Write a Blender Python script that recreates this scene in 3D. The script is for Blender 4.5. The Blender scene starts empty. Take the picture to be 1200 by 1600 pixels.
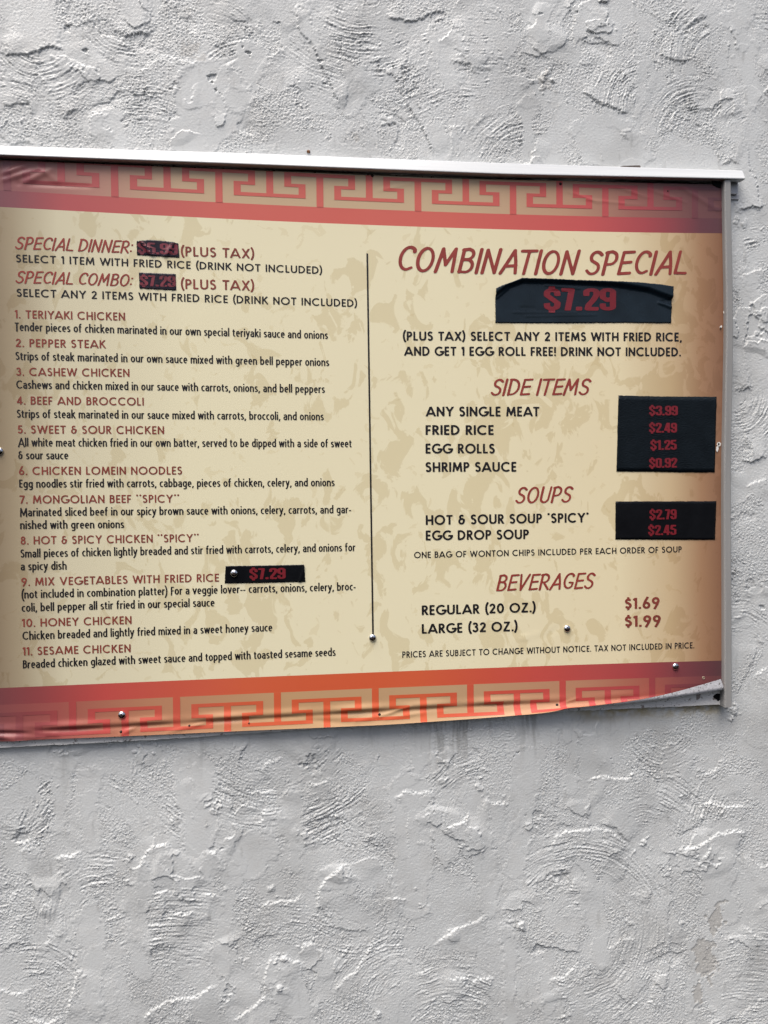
import bpy, math
import numpy as np
from mathutils import Matrix, Vector

# ------------------------------------------------------------------ camera, sky, sun, exposure
scn = bpy.context.scene
F, CX, CY = 1200.0, 600.0, 800.0                      # photograph: 1200 x 1600, focal length in pixels
YAW, PITCH, ROLL, DIST = 0.11771674, 0.02313877, 0.00901545, 0.90
_fw = np.array([math.sin(YAW)*math.cos(PITCH), math.cos(YAW)*math.cos(PITCH), -math.sin(PITCH)])
_rt = np.array([math.cos(YAW), -math.sin(YAW), 0.0])
_dn = np.cross(_fw, _rt)
RT = math.cos(ROLL)*_rt + math.sin(ROLL)*_dn
DN = -math.sin(ROLL)*_rt + math.cos(ROLL)*_dn
cam = bpy.data.cameras.new('camera'); camo = bpy.data.objects.new('camera', cam)
scn.collection.objects.link(camo); scn.camera = camo
cam.sensor_width = 36.0; cam.lens = F/1600.0*36.0
cam.clip_start = 0.01; cam.clip_end = 100.0
camo.matrix_world = Matrix(((RT[0], -DN[0], -_fw[0], 0.0), (RT[1], -DN[1], -_fw[1], -DIST), (RT[2], -DN[2], -_fw[2], 0.0), (0, 0, 0, 1)))

SUN_EL, SUN_AZ = 64.0, -36.0                          # azimuth measured from straight in front of the wall, minus = left
w = bpy.data.worlds.new('World'); scn.world = w; w.use_nodes = True
nt = w.node_tree; bg = nt.nodes['Background']
sky = nt.nodes.new('ShaderNodeTexSky'); sky.sky_type = 'NISHITA'; sky.sun_disc = False
sky.sun_elevation = math.radians(SUN_EL); sky.sun_rotation = math.radians(180.0 - SUN_AZ)
sky.dust_density = 6.0; sky.air_density = 0.9; sky.ozone_density = 1.0
nt.links.new(sky.outputs[0], bg.inputs[0]); bg.inputs[1].default_value = 0.065
sl = bpy.data.lights.new('sun', 'SUN'); sl.energy = 1.5; sl.angle = math.radians(48); sl.color = (1.0, 0.975, 0.945)
so = bpy.data.objects.new('sun', sl); scn.collection.objects.link(so)
_e, _a = math.radians(SUN_EL), math.radians(SUN_AZ)
to_sun = Vector((math.sin(_a)*math.cos(_e), -math.cos(_a)*math.cos(_e), math.sin(_e)))
so.rotation_euler = to_sun.to_track_quat('Z', 'Y').to_euler()
so.location = to_sun*3
scn.view_settings.view_transform = 'Standard'; scn.view_settings.look = 'None'
scn.view_settings.gamma = 1.0; scn.view_settings.use_curve_mapping = False
scn.view_settings.exposure = 1.35

# ------------------------------------------------------------------ helpers
def P(x, y, depth=0.0):
    """where the sight line through photograph point (x, y) meets the upright plane Y = depth"""
    d = (x-CX)/F*RT + (y-CY)/F*DN + _fw
    t = (DIST + depth)/d[1]
    return np.array([d[0]*t, depth, d[2]*t])
def PX(x, y, depth=0.0):
    p = P(x, y, depth); return p[0], p[2]

def link_mesh(name, verts, faces, mat, parent=None, smooth=False, matidx=None, mats=None):
    me = bpy.data.meshes.new(name)
    me.from_pydata([tuple(map(float, v)) for v in verts], [], [tuple(f) for f in faces])
    for m in (mats or [mat]): me.materials.append(m)
    if matidx is not None: me.polygons.foreach_set('material_index', np.array(matidx, dtype=np.int32))
    if smooth: me.polygons.foreach_set('use_smooth', np.ones(len(me.polygons), dtype=bool))
    me.update()
    o = bpy.data.objects.new(name, me); scn.collection.objects.link(o)
    if parent is not None: o.parent = parent
    return o
def thing(name, label, cat, loc=(0, 0, 0), group=None):
    o = bpy.data.objects.new(name, None); scn.collection.objects.link(o)
    o.location = loc; o.empty_display_size = 0.05
    o['label'] = label; o['category'] = cat
    if group: o['group'] = group
    return o
def box(x0, x1, y0, y1, z0, z1):
    v = [(x0,y0,z0),(x1,y0,z0),(x1,y1,z0),(x0,y1,z0),(x0,y0,z1),(x1,y0,z1),(x1,y1,z1),(x0,y1,z1)]
    f = [(0,3,2,1),(4,5,6,7),(0,1,5,4),(1,2,6,5),(2,3,7,6),(3,0,4,7)]
    return v, f
def bevel(o, wdt, seg=2):
    m = o.modifiers.new('bevel', 'BEVEL'); m.width = wdt; m.segments = seg; m.limit_method = 'ANGLE'

class NT:
    """small node-tree builder"""
    def __init__(s, name, rough=0.5, spec=0.5, metal=0.0):
        s.m = bpy.data.materials.new(name); s.m.use_nodes = True
        s.t = s.m.node_tree; s.b = s.t.nodes['Principled BSDF']
        s.b.inputs['Roughness'].default_value = rough; s.b.inputs['Specular IOR Level'].default_value = spec
        s.b.inputs['Metallic'].default_value = metal
        s.tc = s.t.nodes.new('ShaderNodeTexCoord')
    def n(s, typ, **kw):
        x = s.t.nodes.new(typ)
        for k, v in kw.items():
            if k in x.inputs.keys(): x.inputs[k].default_value = v
            else: setattr(x, k, v)
        return x
    def l(s, a, b): s.t.links.new(a, b)
    def col(s, c): s.b.inputs['Base Color'].default_value = (*c, 1)
    def ramp(s, fac, stops, interp='LINEAR'):
        r = s.n('ShaderNodeValToRGB'); r.color_ramp.interpolation = interp
        e = r.color_ramp.elements
        while len(e) < len(stops): e.new(0.5)
        for k, (p, c) in enumerate(stops):
            e[k].position = p; e[k].color = (*c, 1) if len(c) == 3 else c
        s.l(fac, r.inputs[0]); return r.outputs[0]
    def noise(s, scale, detail=3, rough=0.5, dist=0.0, vec=None, stretch=None):
        x = s.n('ShaderNodeTexNoise', Scale=scale, Detail=detail, Roughness=rough, Distortion=dist)
        v = vec or s.tc.outputs['Object']
        if stretch:
            mp = s.n('ShaderNodeMapping'); mp.inputs['Scale'].default_value = stretch; s.l(v, mp.inputs[0]); v = mp.outputs[0]
        s.l(v, x.inputs['Vector']); return x.outputs['Fac']
    def mix(s, fac, a, b, mode='MIX'):
        x = s.n('ShaderNodeMix'); x.data_type = 'RGBA'; x.blend_type = mode
        for i, v in ((0, fac), (6, a), (7, b)):
            if isinstance(v, (int, float)): x.inputs[i].default_value = v
            elif isinstance(v, tuple): x.inputs[i].default_value = (*v, 1)
            else: s.l(v, x.inputs[i])
        return x.outputs[2]
    def math(s, op, a, b=0.0, clamp=False):
        x = s.n('ShaderNodeMath'); x.operation = op; x.use_clamp = clamp
        for i, v in ((0, a), (1, b)):
            if isinstance(v, (int, float)): x.inputs[i].default_value = v
            else: s.l(v, x.inputs[i])
        return x.outputs[0]
    def xfac(s, lo, hi):
        sp = s.n('ShaderNodeSeparateXYZ'); s.l(s.tc.outputs['Object'], sp.inputs[0])
        x = s.n('ShaderNodeMapRange'); x.inputs[1].default_value = lo; x.inputs[2].default_value = hi
        s.l(sp.outputs[0], x.inputs[0]); return x.outputs[0]
    def bump(s, h, strength=0.3, dist=0.001):
        x = s.n('ShaderNodeBump', Strength=strength, Distance=dist); s.l(h, x.inputs['Height']); s.l(x.outputs[0], s.b.inputs['Normal'])
    def base(s, c): s.l(c, s.b.inputs['Base Color'])

# ------------------------------------------------------------------ stucco wall
WY = 0.0085                                           # mean plane of the wall behind the sign
rng = np.random.default_rng(11)
ST = 0.0009
X0, X1, Z0, Z1 = -0.42, 0.68, -0.78, 0.70
nx, nz = int((X1-X0)/ST), int((Z1-Z0)/ST)
gx = X0 + np.arange(nx)*ST; gz = Z0 + np.arange(nz)*ST
GX, GZ = np.meshgrid(gx, gz)                          # row = z
KX = np.fft.fftfreq(nx, ST*1000); KZ = np.fft.rfftfreq(nz, ST*1000)
KK = np.sqrt(KX[:, None]**2 + KZ[None, :]**2) + 1e-9
def fbm(lo, hi, beta=1.5, aniso=None):
    """band-limited tileable noise, wavelengths lo..hi in millimetres, unit variance"""
    k = KK if aniso is None else np.sqrt((KX[:, None]*aniso[0])**2 + (KZ[None, :]*aniso[1])**2) + 1e-9
    amp = k**(-beta)*np.exp(-(k*lo)**2*0.5)*(1-np.exp(-(k*hi)**2))
    sp = amp*np.exp(2j*np.pi*rng.random(k.shape))
    f = np.fft.irfft2(sp, s=(nx, nz)).T
    return (f-f.mean())/f.std()
def sst(a, b, x):
    t = np.clip((x-a)/(b-a), 0, 1); return t*t*(3-2*t)
wx = fbm(1.9, 9, 1.0)*0.0010 + fbm(20, 90, 1.6)*0.0014; wz = fbm(1.9, 9, 1.0)*0.0010 + fbm(20, 90, 1.6)*0.0014
UX, UZ = GX+wx, GZ+wz                                 # ragged coordinates for torn plaster edges
grain = fbm(1.9, 6, 0.35); grain = np.where(grain > 0, grain**1.15, -.75*np.abs(grain)**.8); grain2 = fbm(3.5, 22, 1.4); low = fbm(90, 420, 1.8)
n1 = fbm(40, 190, 1.6) + 0.10*fbm(6, 26, 1.3); n2 = fbm(34, 140, 1.6) + 0.14*fbm(6, 24, 1.3)
crisp = np.clip(fbm(40, 150, 1.5)-.5, 0, .9)
H = 0.6*low                                           # all heights in millimetres, + = out of the wall
smooth1 = sst(0.05, 0.22, n1); smooth2 = sst(0.50, 0.62, n2)
H += (0.20+0.9*crisp)*sst(0.09, 0.15, n1) + 0.6*np.exp(-((n1-0.14)/0.035)**2)*crisp
H += (0.15+0.9*crisp)*sst(0.54, 0.60, n2) + 0.5*np.exp(-((n2-0.59)/0.03)**2)*crisp
H -= 1.0*crisp*sst(1.30, 1.36, -n1)
flat = np.clip(np.maximum(smooth1, smooth2), 0, 1)
ga = (1-0.78*flat)*(0.60+0.40*sst(-1, 1, fbm(25, 160, 1.5)))   # amount of sandy grain
comb = np.zeros_like(H); kill = np.zeros_like(H)

def window(xa, xb, za, zb):
    i0, i1 = max(0, int((xa-X0)/ST)), min(nx, int((xb-X0)/ST)+1)
    j0, j1 = max(0, int((za-Z0)/ST)), min(nz, int((zb-Z0)/ST)+1)
    return slice(j0, j1), slice(i0, i1)
drag = fbm(1.8, 6.0, 0.3, (26.0, 1.0)); drag = np.sign(drag)*np.abs(drag)**.85
mod_a = fbm(24, 110, 1.5); mod_b = fbm(4, 18, 1.2); edge_n = fbm(7, 40, 1.3)
mid_r = lambda a_, b_: (a_+b_)/2
def arc_mark(cx, cz, r0, r1, a0, a1, lam=0.0052, amp=0.42):
    """curved trowel-comb marks round a centre; angles in degrees, anticlockwise from +X"""
    s = window(cx-r1-.01, cx+r1+.01, cz-r1-.01, cz+r1+.01)
    if GX[s].size == 0: return
    dx, dz = GX[s]+0.35*wx[s]-cx, GZ[s]+0.35*wz[s]-cz
    r = np.hypot(dx, dz); mid = (a0+a1)/2
    d = (np.degrees(np.arctan2(dz, dx))-mid+540) % 360 - 180
    e = edge_n[s]
    m = sst(r0-.004, r0+.006, r+e*.005)*sst(r1+.006, r1-.004, r+e*.006)*sst((a1-a0)/2+8, (a1-a0)/2-12, np.abs(d)+e*9)
    rr_ = (r+.0010*mod_a[s])*(.0056/lam)
    fj = rr_/ST + rng.integers(0, nz); fi = np.radians(d)*mid_r(r0, r1)/ST + rng.integers(0, nx)
    j0, i0 = np.floor(fj).astype(int), np.floor(fi).astype(int); tj, ti = fj-j0, fi-i0
    g = lambda a_, b_: drag[a_ % nz, b_ % nx]
    rid = (g(j0, i0)*(1-ti)+g(j0, i0+1)*ti)*(1-tj)+(g(j0+1, i0)*(1-ti)+g(j0+1, i0+1)*ti)*tj
    rid = rid + .25*np.sin(r/lam*2*np.pi+1.5*mod_a[s]) + .25*grain[s]
    comb[s] += m*amp*rid*np.clip(0.75+0.35*mod_b[s]+0.4*mod_a[s], .1, 1.8)
    kill[s] = np.maximum(kill[s], m)
def pa(px, py, r0, r1, a0, a1, lam=5.8, amp=0.36):
    x, z = PX(px, py, WY); arc_mark(x, z, r0*.00077, r1*.00077, a0, a1, lam*.00077, amp)
def ledge(pts, side=1, amp=1.5, decay=60):
    """torn plaster lip along a line of photograph points; side +1: plaster stands proud on the right of the walking direction"""
    q = np.array([PX(x, y, WY) for x, y in pts]); mg = .12
    s = window(q[:, 0].min()-mg, q[:, 0].max()+mg, q[:, 1].min()-mg, q[:, 1].max()+mg)
    x, z = UX[s], UZ[s]
    best = np.full(x.shape, 9.0); sd = np.zeros_like(x); al = np.zeros_like(x)
    L = np.hypot(*np.diff(q, axis=0).T); cum = np.r_[0, np.cumsum(L)]
    for k in range(len(q)-1):
        e = (q[k+1]-q[k])/L[k]
        t = np.clip((x-q[k, 0])*e[0]+(z-q[k, 1])*e[1], 0, L[k])
        dx, dz = x-q[k, 0]-t*e[0], z-q[k, 1]-t*e[1]
        d = np.hypot(dx, dz); u = d < best
        best = np.where(u, d, best); sd = np.where(u, np.sign(-(e[0]*dz-e[1]*dx))*d, sd); al = np.where(u, cum[k]+t, al)
    sd = sd*side*1000; T = cum[-1]
    fz = .012 + np.abs(sd)*.00025; end = sst(0, fz, al)*sst(0, fz, T-al)*np.exp(-(np.maximum(best*1000-np.abs(sd), 0)/3)**2)
    lip = np.clip(0.9+0.30*mod_b[s], .35, 1.5)
    H[s] += amp*end*sst(-.8, .8, sd)*sst(115, 50, sd)*(np.exp(-np.maximum(sd, 0)/decay)+.40*(lip-.55)*np.exp(-(np.maximum(sd, 0)/2.4)**2))
def strip(p, q, hw, raise_=0.45):
    """smooth pass of the trowel from p to q (photograph points), half width in pixels"""
    a, b = np.array(PX(*p, WY)), np.array(PX(*q, WY)); hw *= .00077
    s = window(min(a[0], b[0])-hw*2, max(a[0], b[0])+hw*2, min(a[1], b[1])-hw*2, max(a[1], b[1])+hw*2)
    x, z = GX[s]+1.5*wx[s], GZ[s]+1.5*wz[s]; e = b-a; L = np.hypot(*e); e = e/L
    t = np.clip((x-a[0])*e[0]+(z-a[1])*e[1], 0, L); d = np.hypot(x-a[0]-t*e[0], z-a[1]-t*e[1]); d = d*(1+.45*(t/L-.4))
    m = sst(hw+.0006, hw-.0008, d+edge_n[s]*.0016+.0022*mod_a[s])
    H[s] += .75*raise_*m + .20*m*np.exp(-((d-hw+.0012)/.0014)**2)
    ga[s] *= 1-.93*m; comb[s] *= 1-.92*m; kill[s] = np.maximum(kill[s]*(1-m), 0)
def pit(px, py, r, depth=1.6):
    x, z = PX(px, py, WY); r *= .00077
    s = window(x-3*r, x+3*r, z-3*r, z+3*r)
    d = np.hypot(UX[s]-x, (UZ[s]-z)*1.15)*(1+.28*mod_b[s])
    H[s] -= depth*sst(r*1.2, r*.7, d)
def crumb(x, z, r, hgt):
    s = window(x-3*r, x+3*r, z-3*r, z+3*r)
    d = np.hypot(GX[s]+.8*wx[s]-x, GZ[s]+.8*wz[s]-z)*(1+.30*mod_b[s]+.18*grain[s])
    H[s] = np.maximum(H[s], H[s]+hgt*np.clip(1-(d/r)**2, 0, 1)**.6*(.8+.2*grain[s]))

for a in [ # trowel arcs as they lie on the wall: centre x, y, inner and outer radius, angles
 (8, 182, 14, 60, 10, 110), (402, 168, 40, 112, 85, 170), (335, 75, 30, 70, 20, 100), (728, 132, 28, 96, 80, 215), (800, 500, 340, 470, 96, 118),
 (1050, -6, 18, 66, 190, 300), (1010, 168, 14, 78, 85, 190), (1092, 214, 30, 104, 80, 165), (850, 305, 84, 152, 95, 150), (1140, 110, 60, 130, 120, 180),
 (560, -60, 60, 190, 235, 300), (230, 260, 60, 120, 70, 130), (480, 250, 60, 110, 20, 95), (60, 60, 30, 90, 200, 330), (1170, 220, 30, 80, 40, 140), (200, 20, 30, 80, 180, 300),
 (160, 1432, 26, 100, 75, 195), (135, 1302, 26, 92, 25, 178), (425, 1098, 84, 235, 232, 318), (262, 1660, 150, 265, 62, 112), (440, 1560, 110, 150, 50, 110),
 (900, 1462, 26, 168, -80, 130), (1005, 1330, 40, 138, 15, 110), (1160, 1800, 200, 380, 70, 104), (880, 1520, 10, 40, 200, 330), (560, 1400, 40, 90, 250, 350), (1180, 1300, 60, 130, 130, 220),
 (760, 1290, 40, 120, 90, 160), (620, 1560, 30, 110, 80, 190), (50, 1560, 30, 90, 0, 120), (700, 1640, 60, 140, 30, 130), (1040, 1130, 30, 90, 200, 320), (330, 1200, 40, 120, 180, 260),
 (580, 1240, 30, 80, 150, 280), (1190, 420, 30, 70, 100, 240), (1150, 620, 20, 70, 250, 380), (1170, 850, 20, 70, 120, 260), (1150, 1020, 30, 90, 20, 110), (20, 1250, 20, 70, 250, 380)]:
    pa(*a)
for k in range(26):                                   # the rest of the wall, beyond and between the ones one can point to
    a0 = rng.uniform(0, 360); r1 = rng.uniform(.035, .10)
    arc_mark(rng.uniform(X0, X1), rng.uniform(Z0, Z1), r1*rng.uniform(.2, .6), r1, a0, a0+rng.uniform(50, 120), rng.uniform(.0042, .0062), rng.uniform(.14, .30))
for a in [ # smooth strips
 ((390, 90), (375, 150), 26), ((470, 25), (500, 100), 12), ((690, 60), (700, 130), 20), ((838, 10), (842, 50), 22), ((1008, 95), (995, 180), 11), ((676, 200), (690, 245), 14), ((825, 170), (828, 250), 15),
 ((330, 160), (300, 215), 50), ((170, 205), (190, 222), 22), ((940, 215), (990, 240), 40), ((1150, 30), (1180, 150), 24), ((560, 130), (545, 160), 22),
 ((214, 1360), (224, 1515), 18), ((140, 1220), (145, 1320), 16), ((95, 1190), (92, 1290), 15), ((305, 1210), (320, 1360), 28), ((455, 1260), (462, 1350), 20), ((355, 1400), (346, 1515), 16), ((140, 1430), (150, 1580), 18),
 ((395, 1330), (360, 1370), 30), ((655, 1160), (650, 1210), 18), ((820, 1190), (806, 1360), 22), ((740, 1250), (768, 1420), 18), ((895, 1120), (890, 1230), 13), ((908, 1360), (945, 1490), 20), ((1115, 1310), (1130, 1420), 34),
 ((1090, 1480), (1085, 1590), 14), ((640, 1240), (650, 1420), 30), ((520, 1370), (545, 1390), 18), ((795, 1460), (800, 1600), 14), ((1165, 440), (1180, 520), 20), ((860, 1530), (850, 1600), 14), ((440, 1520), (470, 1580), 28)]:
    strip(*a)
for a in [ # torn ledges: bright ones face up-left, dark ones face down
 ([(0, 82), (40, 88), (78, 76), (108, 78)], -1, 1.6), ([(190, 68), (200, 56), (222, 50), (242, 54)], -1, 2.0), ([(102, 42), (118, 38), (112, 28)], -1, 1.7), ([(98, 186), (118, 172), (132, 170)], -1, 1.6),
 ([(142, 226), (144, 182), (170, 178)], 1, 0.8), ([(215, 115), (255, 90), (290, 92), (308, 104)], 1, 0.9), ([(460, 10), (466, 42), (485, 70), (508, 118), (535, 165)], -1, 1.2), ([(55, 175), (54, 225)], -1, .9),
 ([(600, 28), (640, 34), (680, 20), (700, 14)], -1, 1.4), ([(600, 106), (622, 122), (648, 178), (662, 210), (678, 248)], -1, 1.2), ([(925, 0), (955, 9)], -1, 2.2), ([(910, 142), (945, 162), (985, 184)], -1, 1.6),
 ([(900, 100), (912, 102), (916, 110)], -1, 1.6), ([(1072, 44), (1085, 30), (1105, 26)], -1, 1.4), ([(952, 10), (945, 42), (922, 48)], 1, 1.0), ([(1030, 85), (1060, 96), (1080, 92)], -1, 1.5), ([(698, 100), (735, 104), (742, 122)], -1, 1.4),
 ([(700, 250), (702, 200), (724, 198)], 1, .8), ([(1125, 262), (1140, 250), (1160, 258)], -1, 1.5), ([(1148, 334), (1175, 324), (1184, 330), (1200, 318)], -1, 1.8), ([(1146, 612), (1165, 604), (1180, 602)], -1, 1.8), ([(1150, 432), (1172, 424), (1200, 420)], 1, 1.2),
 ([(1155, 720), (1172, 722), (1188, 714), (1200, 716)], -1, 1.8), ([(1160, 760), (1180, 752), (1200, 750)], 1, 1.4), ([(1180, 1005), (1196, 1002)], -1, 1.6), ([(1182, 1008), (1172, 1040), (1155, 1085)], 1, .9), ([(1176, 1060), (1200, 1038)], 1, 1.5),
 # below the sign
 ([(25, 1305), (30, 1294), (45, 1292)], -1, 2.0), ([(28, 1322), (48, 1322), (66, 1316)], 1, 1.5), ([(80, 1344), (110, 1334), (130, 1326)], 1, 2.1), ([(198, 1358), (214, 1356), (228, 1335), (240, 1318), (272, 1316)], 1, 1.9), ([(262, 1290), (264, 1280), (282, 1272)], 1, 1.2),
 ([(325, 1322), (332, 1330), (348, 1324)], 1, 1.8), ([(394, 1285), (408, 1280), (414, 1252)], 1, 1.7), ([(372, 1195), (375, 1176), (395, 1158)], -1, 1.5), ([(400, 1202), (420, 1190), (445, 1180)], 1, 1.4), ([(476, 1222), (500, 1222), (520, 1212)], 1, 1.8), ([(474, 1200), (484, 1180), (500, 1182)], -1, 1.7),
 ([(235, 1394), (262, 1393), (276, 1397)], 1, 1.5), ([(260, 1422), (285, 1423), (308, 1424)], 1, 1.9), ([(308, 1402), (325, 1397), (345, 1400)], 1, 1.3), ([(232, 1498), (245, 1480), (280, 1474)], -1, 1.5), ([(100, 1590), (112, 1555), (128, 1508)], 1, 1.5), ([(46, 1585), (75, 1596), (98, 1582)], 1, 1.9),
 ([(220, 1598), (242, 1575), (258, 1564), (300, 1560), (340, 1535)], 1, 1.6), ([(362, 1598), (385, 1580), (414, 1555), (418, 1515), (428, 1488)], 1, 1.5), ([(402, 1414), (425, 1408), (450, 1408), (474, 1394)], 1, 1.5), ([(494, 1425), (498, 1390), (512, 1368), (540, 1344)], 1, 1.9),
 ([(560, 1318), (582, 1316), (586, 1330)], -1, 1.6), ([(500, 1440), (540, 1452), (578, 1458)], -1, .8), ([(520, 1552), (550, 1525), (582, 1468)], 1, 1.4), ([(435, 1494), (460, 1500), (476, 1503)], 1, 1.4), ([(68, 1478), (82, 1466), (80, 1450)], 1, 1.3), ([(0, 1492), (20, 1475), (50, 1465)], -1, .9),
 ([(386, 1475), (410, 1462), (440, 1458)], -1, 1.1), ([(612, 1246), (635, 1236), (660, 1242), (684, 1234)], 1, 1.5), ([(690, 1300), (700, 1288), (720, 1284), (732, 1266)], 1, 1.7), ([(752, 1245), (770, 1256), (800, 1252)], 1, 1.7), ([(918, 1220), (945, 1216), (980, 1216), (992, 1196)], 1, 1.9), ([(1094, 1212), (1120, 1200), (1130, 1182)], 1, 1.3),
 ([(855, 1330), (870, 1308), (895, 1298), (930, 1292), (950, 1304), (972, 1318), (985, 1328)], 1, 1.5), ([(932, 1284), (962, 1300), (984, 1322)], -1, 1.3), ([(870, 1296), (880, 1284), (905, 1290)], -1, .9), ([(1058, 1326), (1085, 1326), (1105, 1310), (1120, 1298), (1165, 1298)], 1, 1.9), ([(1090, 1345), (1105, 1330), (1112, 1312)], 1, 1.2),
 ([(1092, 1252), (1120, 1252), (1140, 1260), (1168, 1256)], 1, 1.8), ([(1060, 1312), (1085, 1290), (1100, 1268)], -1, 1.0), ([(600, 1404), (620, 1400), (640, 1406)], 1, 1.4), ([(676, 1478), (700, 1458), (730, 1442), (765, 1430)], 1, 1.4), ([(832, 1488), (838, 1474), (870, 1480), (908, 1490)], -1, 1.4), ([(856, 1530), (880, 1525), (906, 1500)], 1, 1.4),
 ([(870, 1362), (880, 1356), (892, 1362)], -1, 1.5), ([(882, 1400), (892, 1382), (900, 1362)], 1, 1.2), ([(1010, 1415), (1016, 1395), (1012, 1380)], -1, 1.2), ([(645, 1525), (662, 1518), (668, 1506)], 1, 1.3), ([(690, 1528), (715, 1525), (740, 1528)], 1, 1.3), ([(735, 1550), (742, 1530), (780, 1525)], 1, 1.4), ([(868, 1280), (872, 1130)], -1, .6),
 ([(1046, 1330), (1048, 1460), (1038, 1580)], 1, .9), ([(948, 1485), (970, 1470), (1000, 1465)], 1, 1.0), ([(1160, 1440), (1180, 1460), (1200, 1470)], 1, 1.1), ([(1150, 1590), (1180, 1570), (1200, 1560)], 1, .9), ([(950, 1540), (965, 1550), (990, 1570)], -1, 1.2), ([(0, 1545), (30, 1552), (50, 1540)], 1, 1.4)]:
    ledge(*a[:1], side=a[1], amp=a[2]*.92)
for a in [(134, 78, 2.5, 1.8), (330, 120, 5, 1.5), (338, 140, 3, 2.0), (388, 82, 3, 1.6), (108, 45, 4, 1.5), (878, 1370, 9, 1.2), (842, 1484, 8, 1.3), (38, 1306, 9, 1.5), (490, 1196, 9, 1.2), (840, 1272, 8, 1.0), (275, 128, 4, 1.2), (335, 1325, 5, 1.2), (500, 95, 3, 1.5), (270, 182, 6, .7), (806, 1176, 2, 1.6), (1192, 950, 4, 1.4)]:
    pit(*a)
for px, py, r, hg in [(814, 1447, 7, 2.4), (1006, 1318, 6, 2.0), (439, 1540, 4, 2.0), (203, 1337, 4, 1.8), (199, 1376, 4, 1.8), (1148, 1110, 7, 2.2), (1140, 1124, 4, 1.6), (880, 1590, 5, 1.6), (590, 1584, 6, 1.6), (968, 1578, 5, 1.5), (985, 1446, 5, 1.4), (744, 1232, 6, 1.5), (424, 1386, 6, 1.5), (444, 1497, 6, 1.8), (850, 118, 7, 1.6), (848, 135, 6, 1.3)]:
    crumb(*PX(px, py, WY), r*.00077, hg)
for k in range(2200):                                  # sandy crumbs lying in the rough plaster
    x, z = rng.uniform(X0, X1), rng.uniform(Z0, Z1)
    j, i = min(nz-1, int((z-Z0)/ST)), min(nx-1, int((x-X0)/ST))
    if flat[j, i] < .5 and n2[j, i] > -.6: crumb(x, z, rng.uniform(.0012, .0026), rng.uniform(.3, .9))
patchy = np.clip(.45+.6*fbm(14, 70, 1.4), 0, 1.8)
H += ga*(1-.30*kill)*(0.28*grain + 0.12*grain2*patchy) + .035*grain + comb*(1-.25*flat)
kill_g = np.clip(.22+ga*(.50+.6*patchy), .2, 1.6)
under = sst(0.0, .02, GZ-PX(600, 1140, WY)[1])*0      # (kept flat: the sign does not touch the wall)

# wear painted by weather: R = grime, G = yellow run-off, B = bare cement
wear = np.zeros((nz, nx, 4), dtype=np.float32); wear[..., 3] = 1
streak = fbm(3, 30, 1.2, (1.0, 9.0))
xs = lambda px: PX(px, 1140, WY)[0]
zs = lambda py: PX(600, py, WY)[1]
for pa_, pb_, y1, y2, kk in [(668, 735, 1112, 1200, .75), (640, 665, 1115, 1165, .35), (812, 845, 1108, 1195, .6), (755, 775, 1108, 1160, .3), (560, 600, 1120, 1160, .2), (300, 330, 1135, 1200, .25), (90, 110, 1150, 1230, .3), (930, 960, 1100, 1150, .25)]:
    m = sst(xs(pa_)-.006, xs(pa_)+.008, GX)*sst(xs(pb_)+.006, xs(pb_)-.008, GX)*sst(zs(y2)-.03, zs(y1), GZ)*(GZ < zs(y1-25))
    wear[..., 0] += kk*m*np.clip(.35+.55*streak, 0, 1)
zc = PX(1000, 1106, WY)[1]
m = sst(PX(870, 1106, WY)[0], PX(940, 1106, WY)[0], GX)*sst(PX(1135, 1106, WY)[0], PX(1115, 1106, WY)[0], GX)
wear[..., 1] += m*np.exp(-((GZ-zc+.002)/.010)**2)*np.clip(.7+.35*edge_n, 0, 1)
for px, py, rx, ry in [(1118, 1432, 16, 22), (1102, 1500, 19, 30), (1092, 1545, 8, 16), (300, 78, 14, 12), (850, 128, 8, 14), (556, 215, 4, 6)]:
    x, z = PX(px, py, WY)
    d = np.hypot((UX-x)/(rx*.00077), (UZ-z)/(ry*.00077))
    d = d+.30*edge_n+.10*mod_b
    b = sst(1.06, .99, d)*(.62 if py > 1000 else .45)
    wear[..., 2] = np.maximum(wear[..., 2], b)
    if py > 1000: H -= .55*sst(1.06, .98, d)
cav = H-np.roll(np.roll(H, 3, 0), -2, 1)
wear[..., 0] += np.clip(.10*fbm(30, 200, 1.6), 0, .3)+np.clip(.16*(fbm(4, 20, 1.2, (1, 4))-1.6), 0, .25)
wear[..., :3] = np.clip(wear[..., :3], 0, 1)

# one grid: fine where it is seen, coarser outwards (the same plaster carries on)
def grow(last, step, n, sgn):
    o = []; s = step
    for _ in range(n): s *= 1.10; last += sgn*s; o.append(last)
    return o
ax = np.array(grow(gx[0], ST, 44, -1)[::-1] + list(gx) + grow(gx[-1], ST, 44, 1))
az = np.array(grow(gz[0], ST, 44, -1)[::-1] + list(gz) + grow(gz[-1], ST, 44, 1))
ii = (np.round((ax-X0)/ST).astype(int)) % nx; jj = (np.round((az-Z0)/ST).astype(int)) % nz
HH = H[np.ix_(jj, ii)]; WW = wear[np.ix_(jj, ii)]
AX, AZ = np.meshgrid(ax, az)
co = np.stack([AX, WY-HH*.001, AZ], -1).reshape(-1, 3)
mx, mz = len(ax), len(az)
idx = np.arange(mx*mz).reshape(mz, mx)
q = np.stack([idx[:-1, :-1], idx[:-1, 1:], idx[1:, 1:], idx[1:, :-1]], -1).reshape(-1, 4)
me = bpy.data.meshes.new('stucco_wall')
me.vertices.add(len(co)); me.vertices.foreach_set('co', co.ravel().astype(np.float32))
me.loops.add(q.size); me.loops.foreach_set('vertex_index', q.ravel().astype(np.int32))
me.polygons.add(len(q)); me.polygons.foreach_set('loop_start', np.arange(0, q.size, 4, dtype=np.int32))
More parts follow.
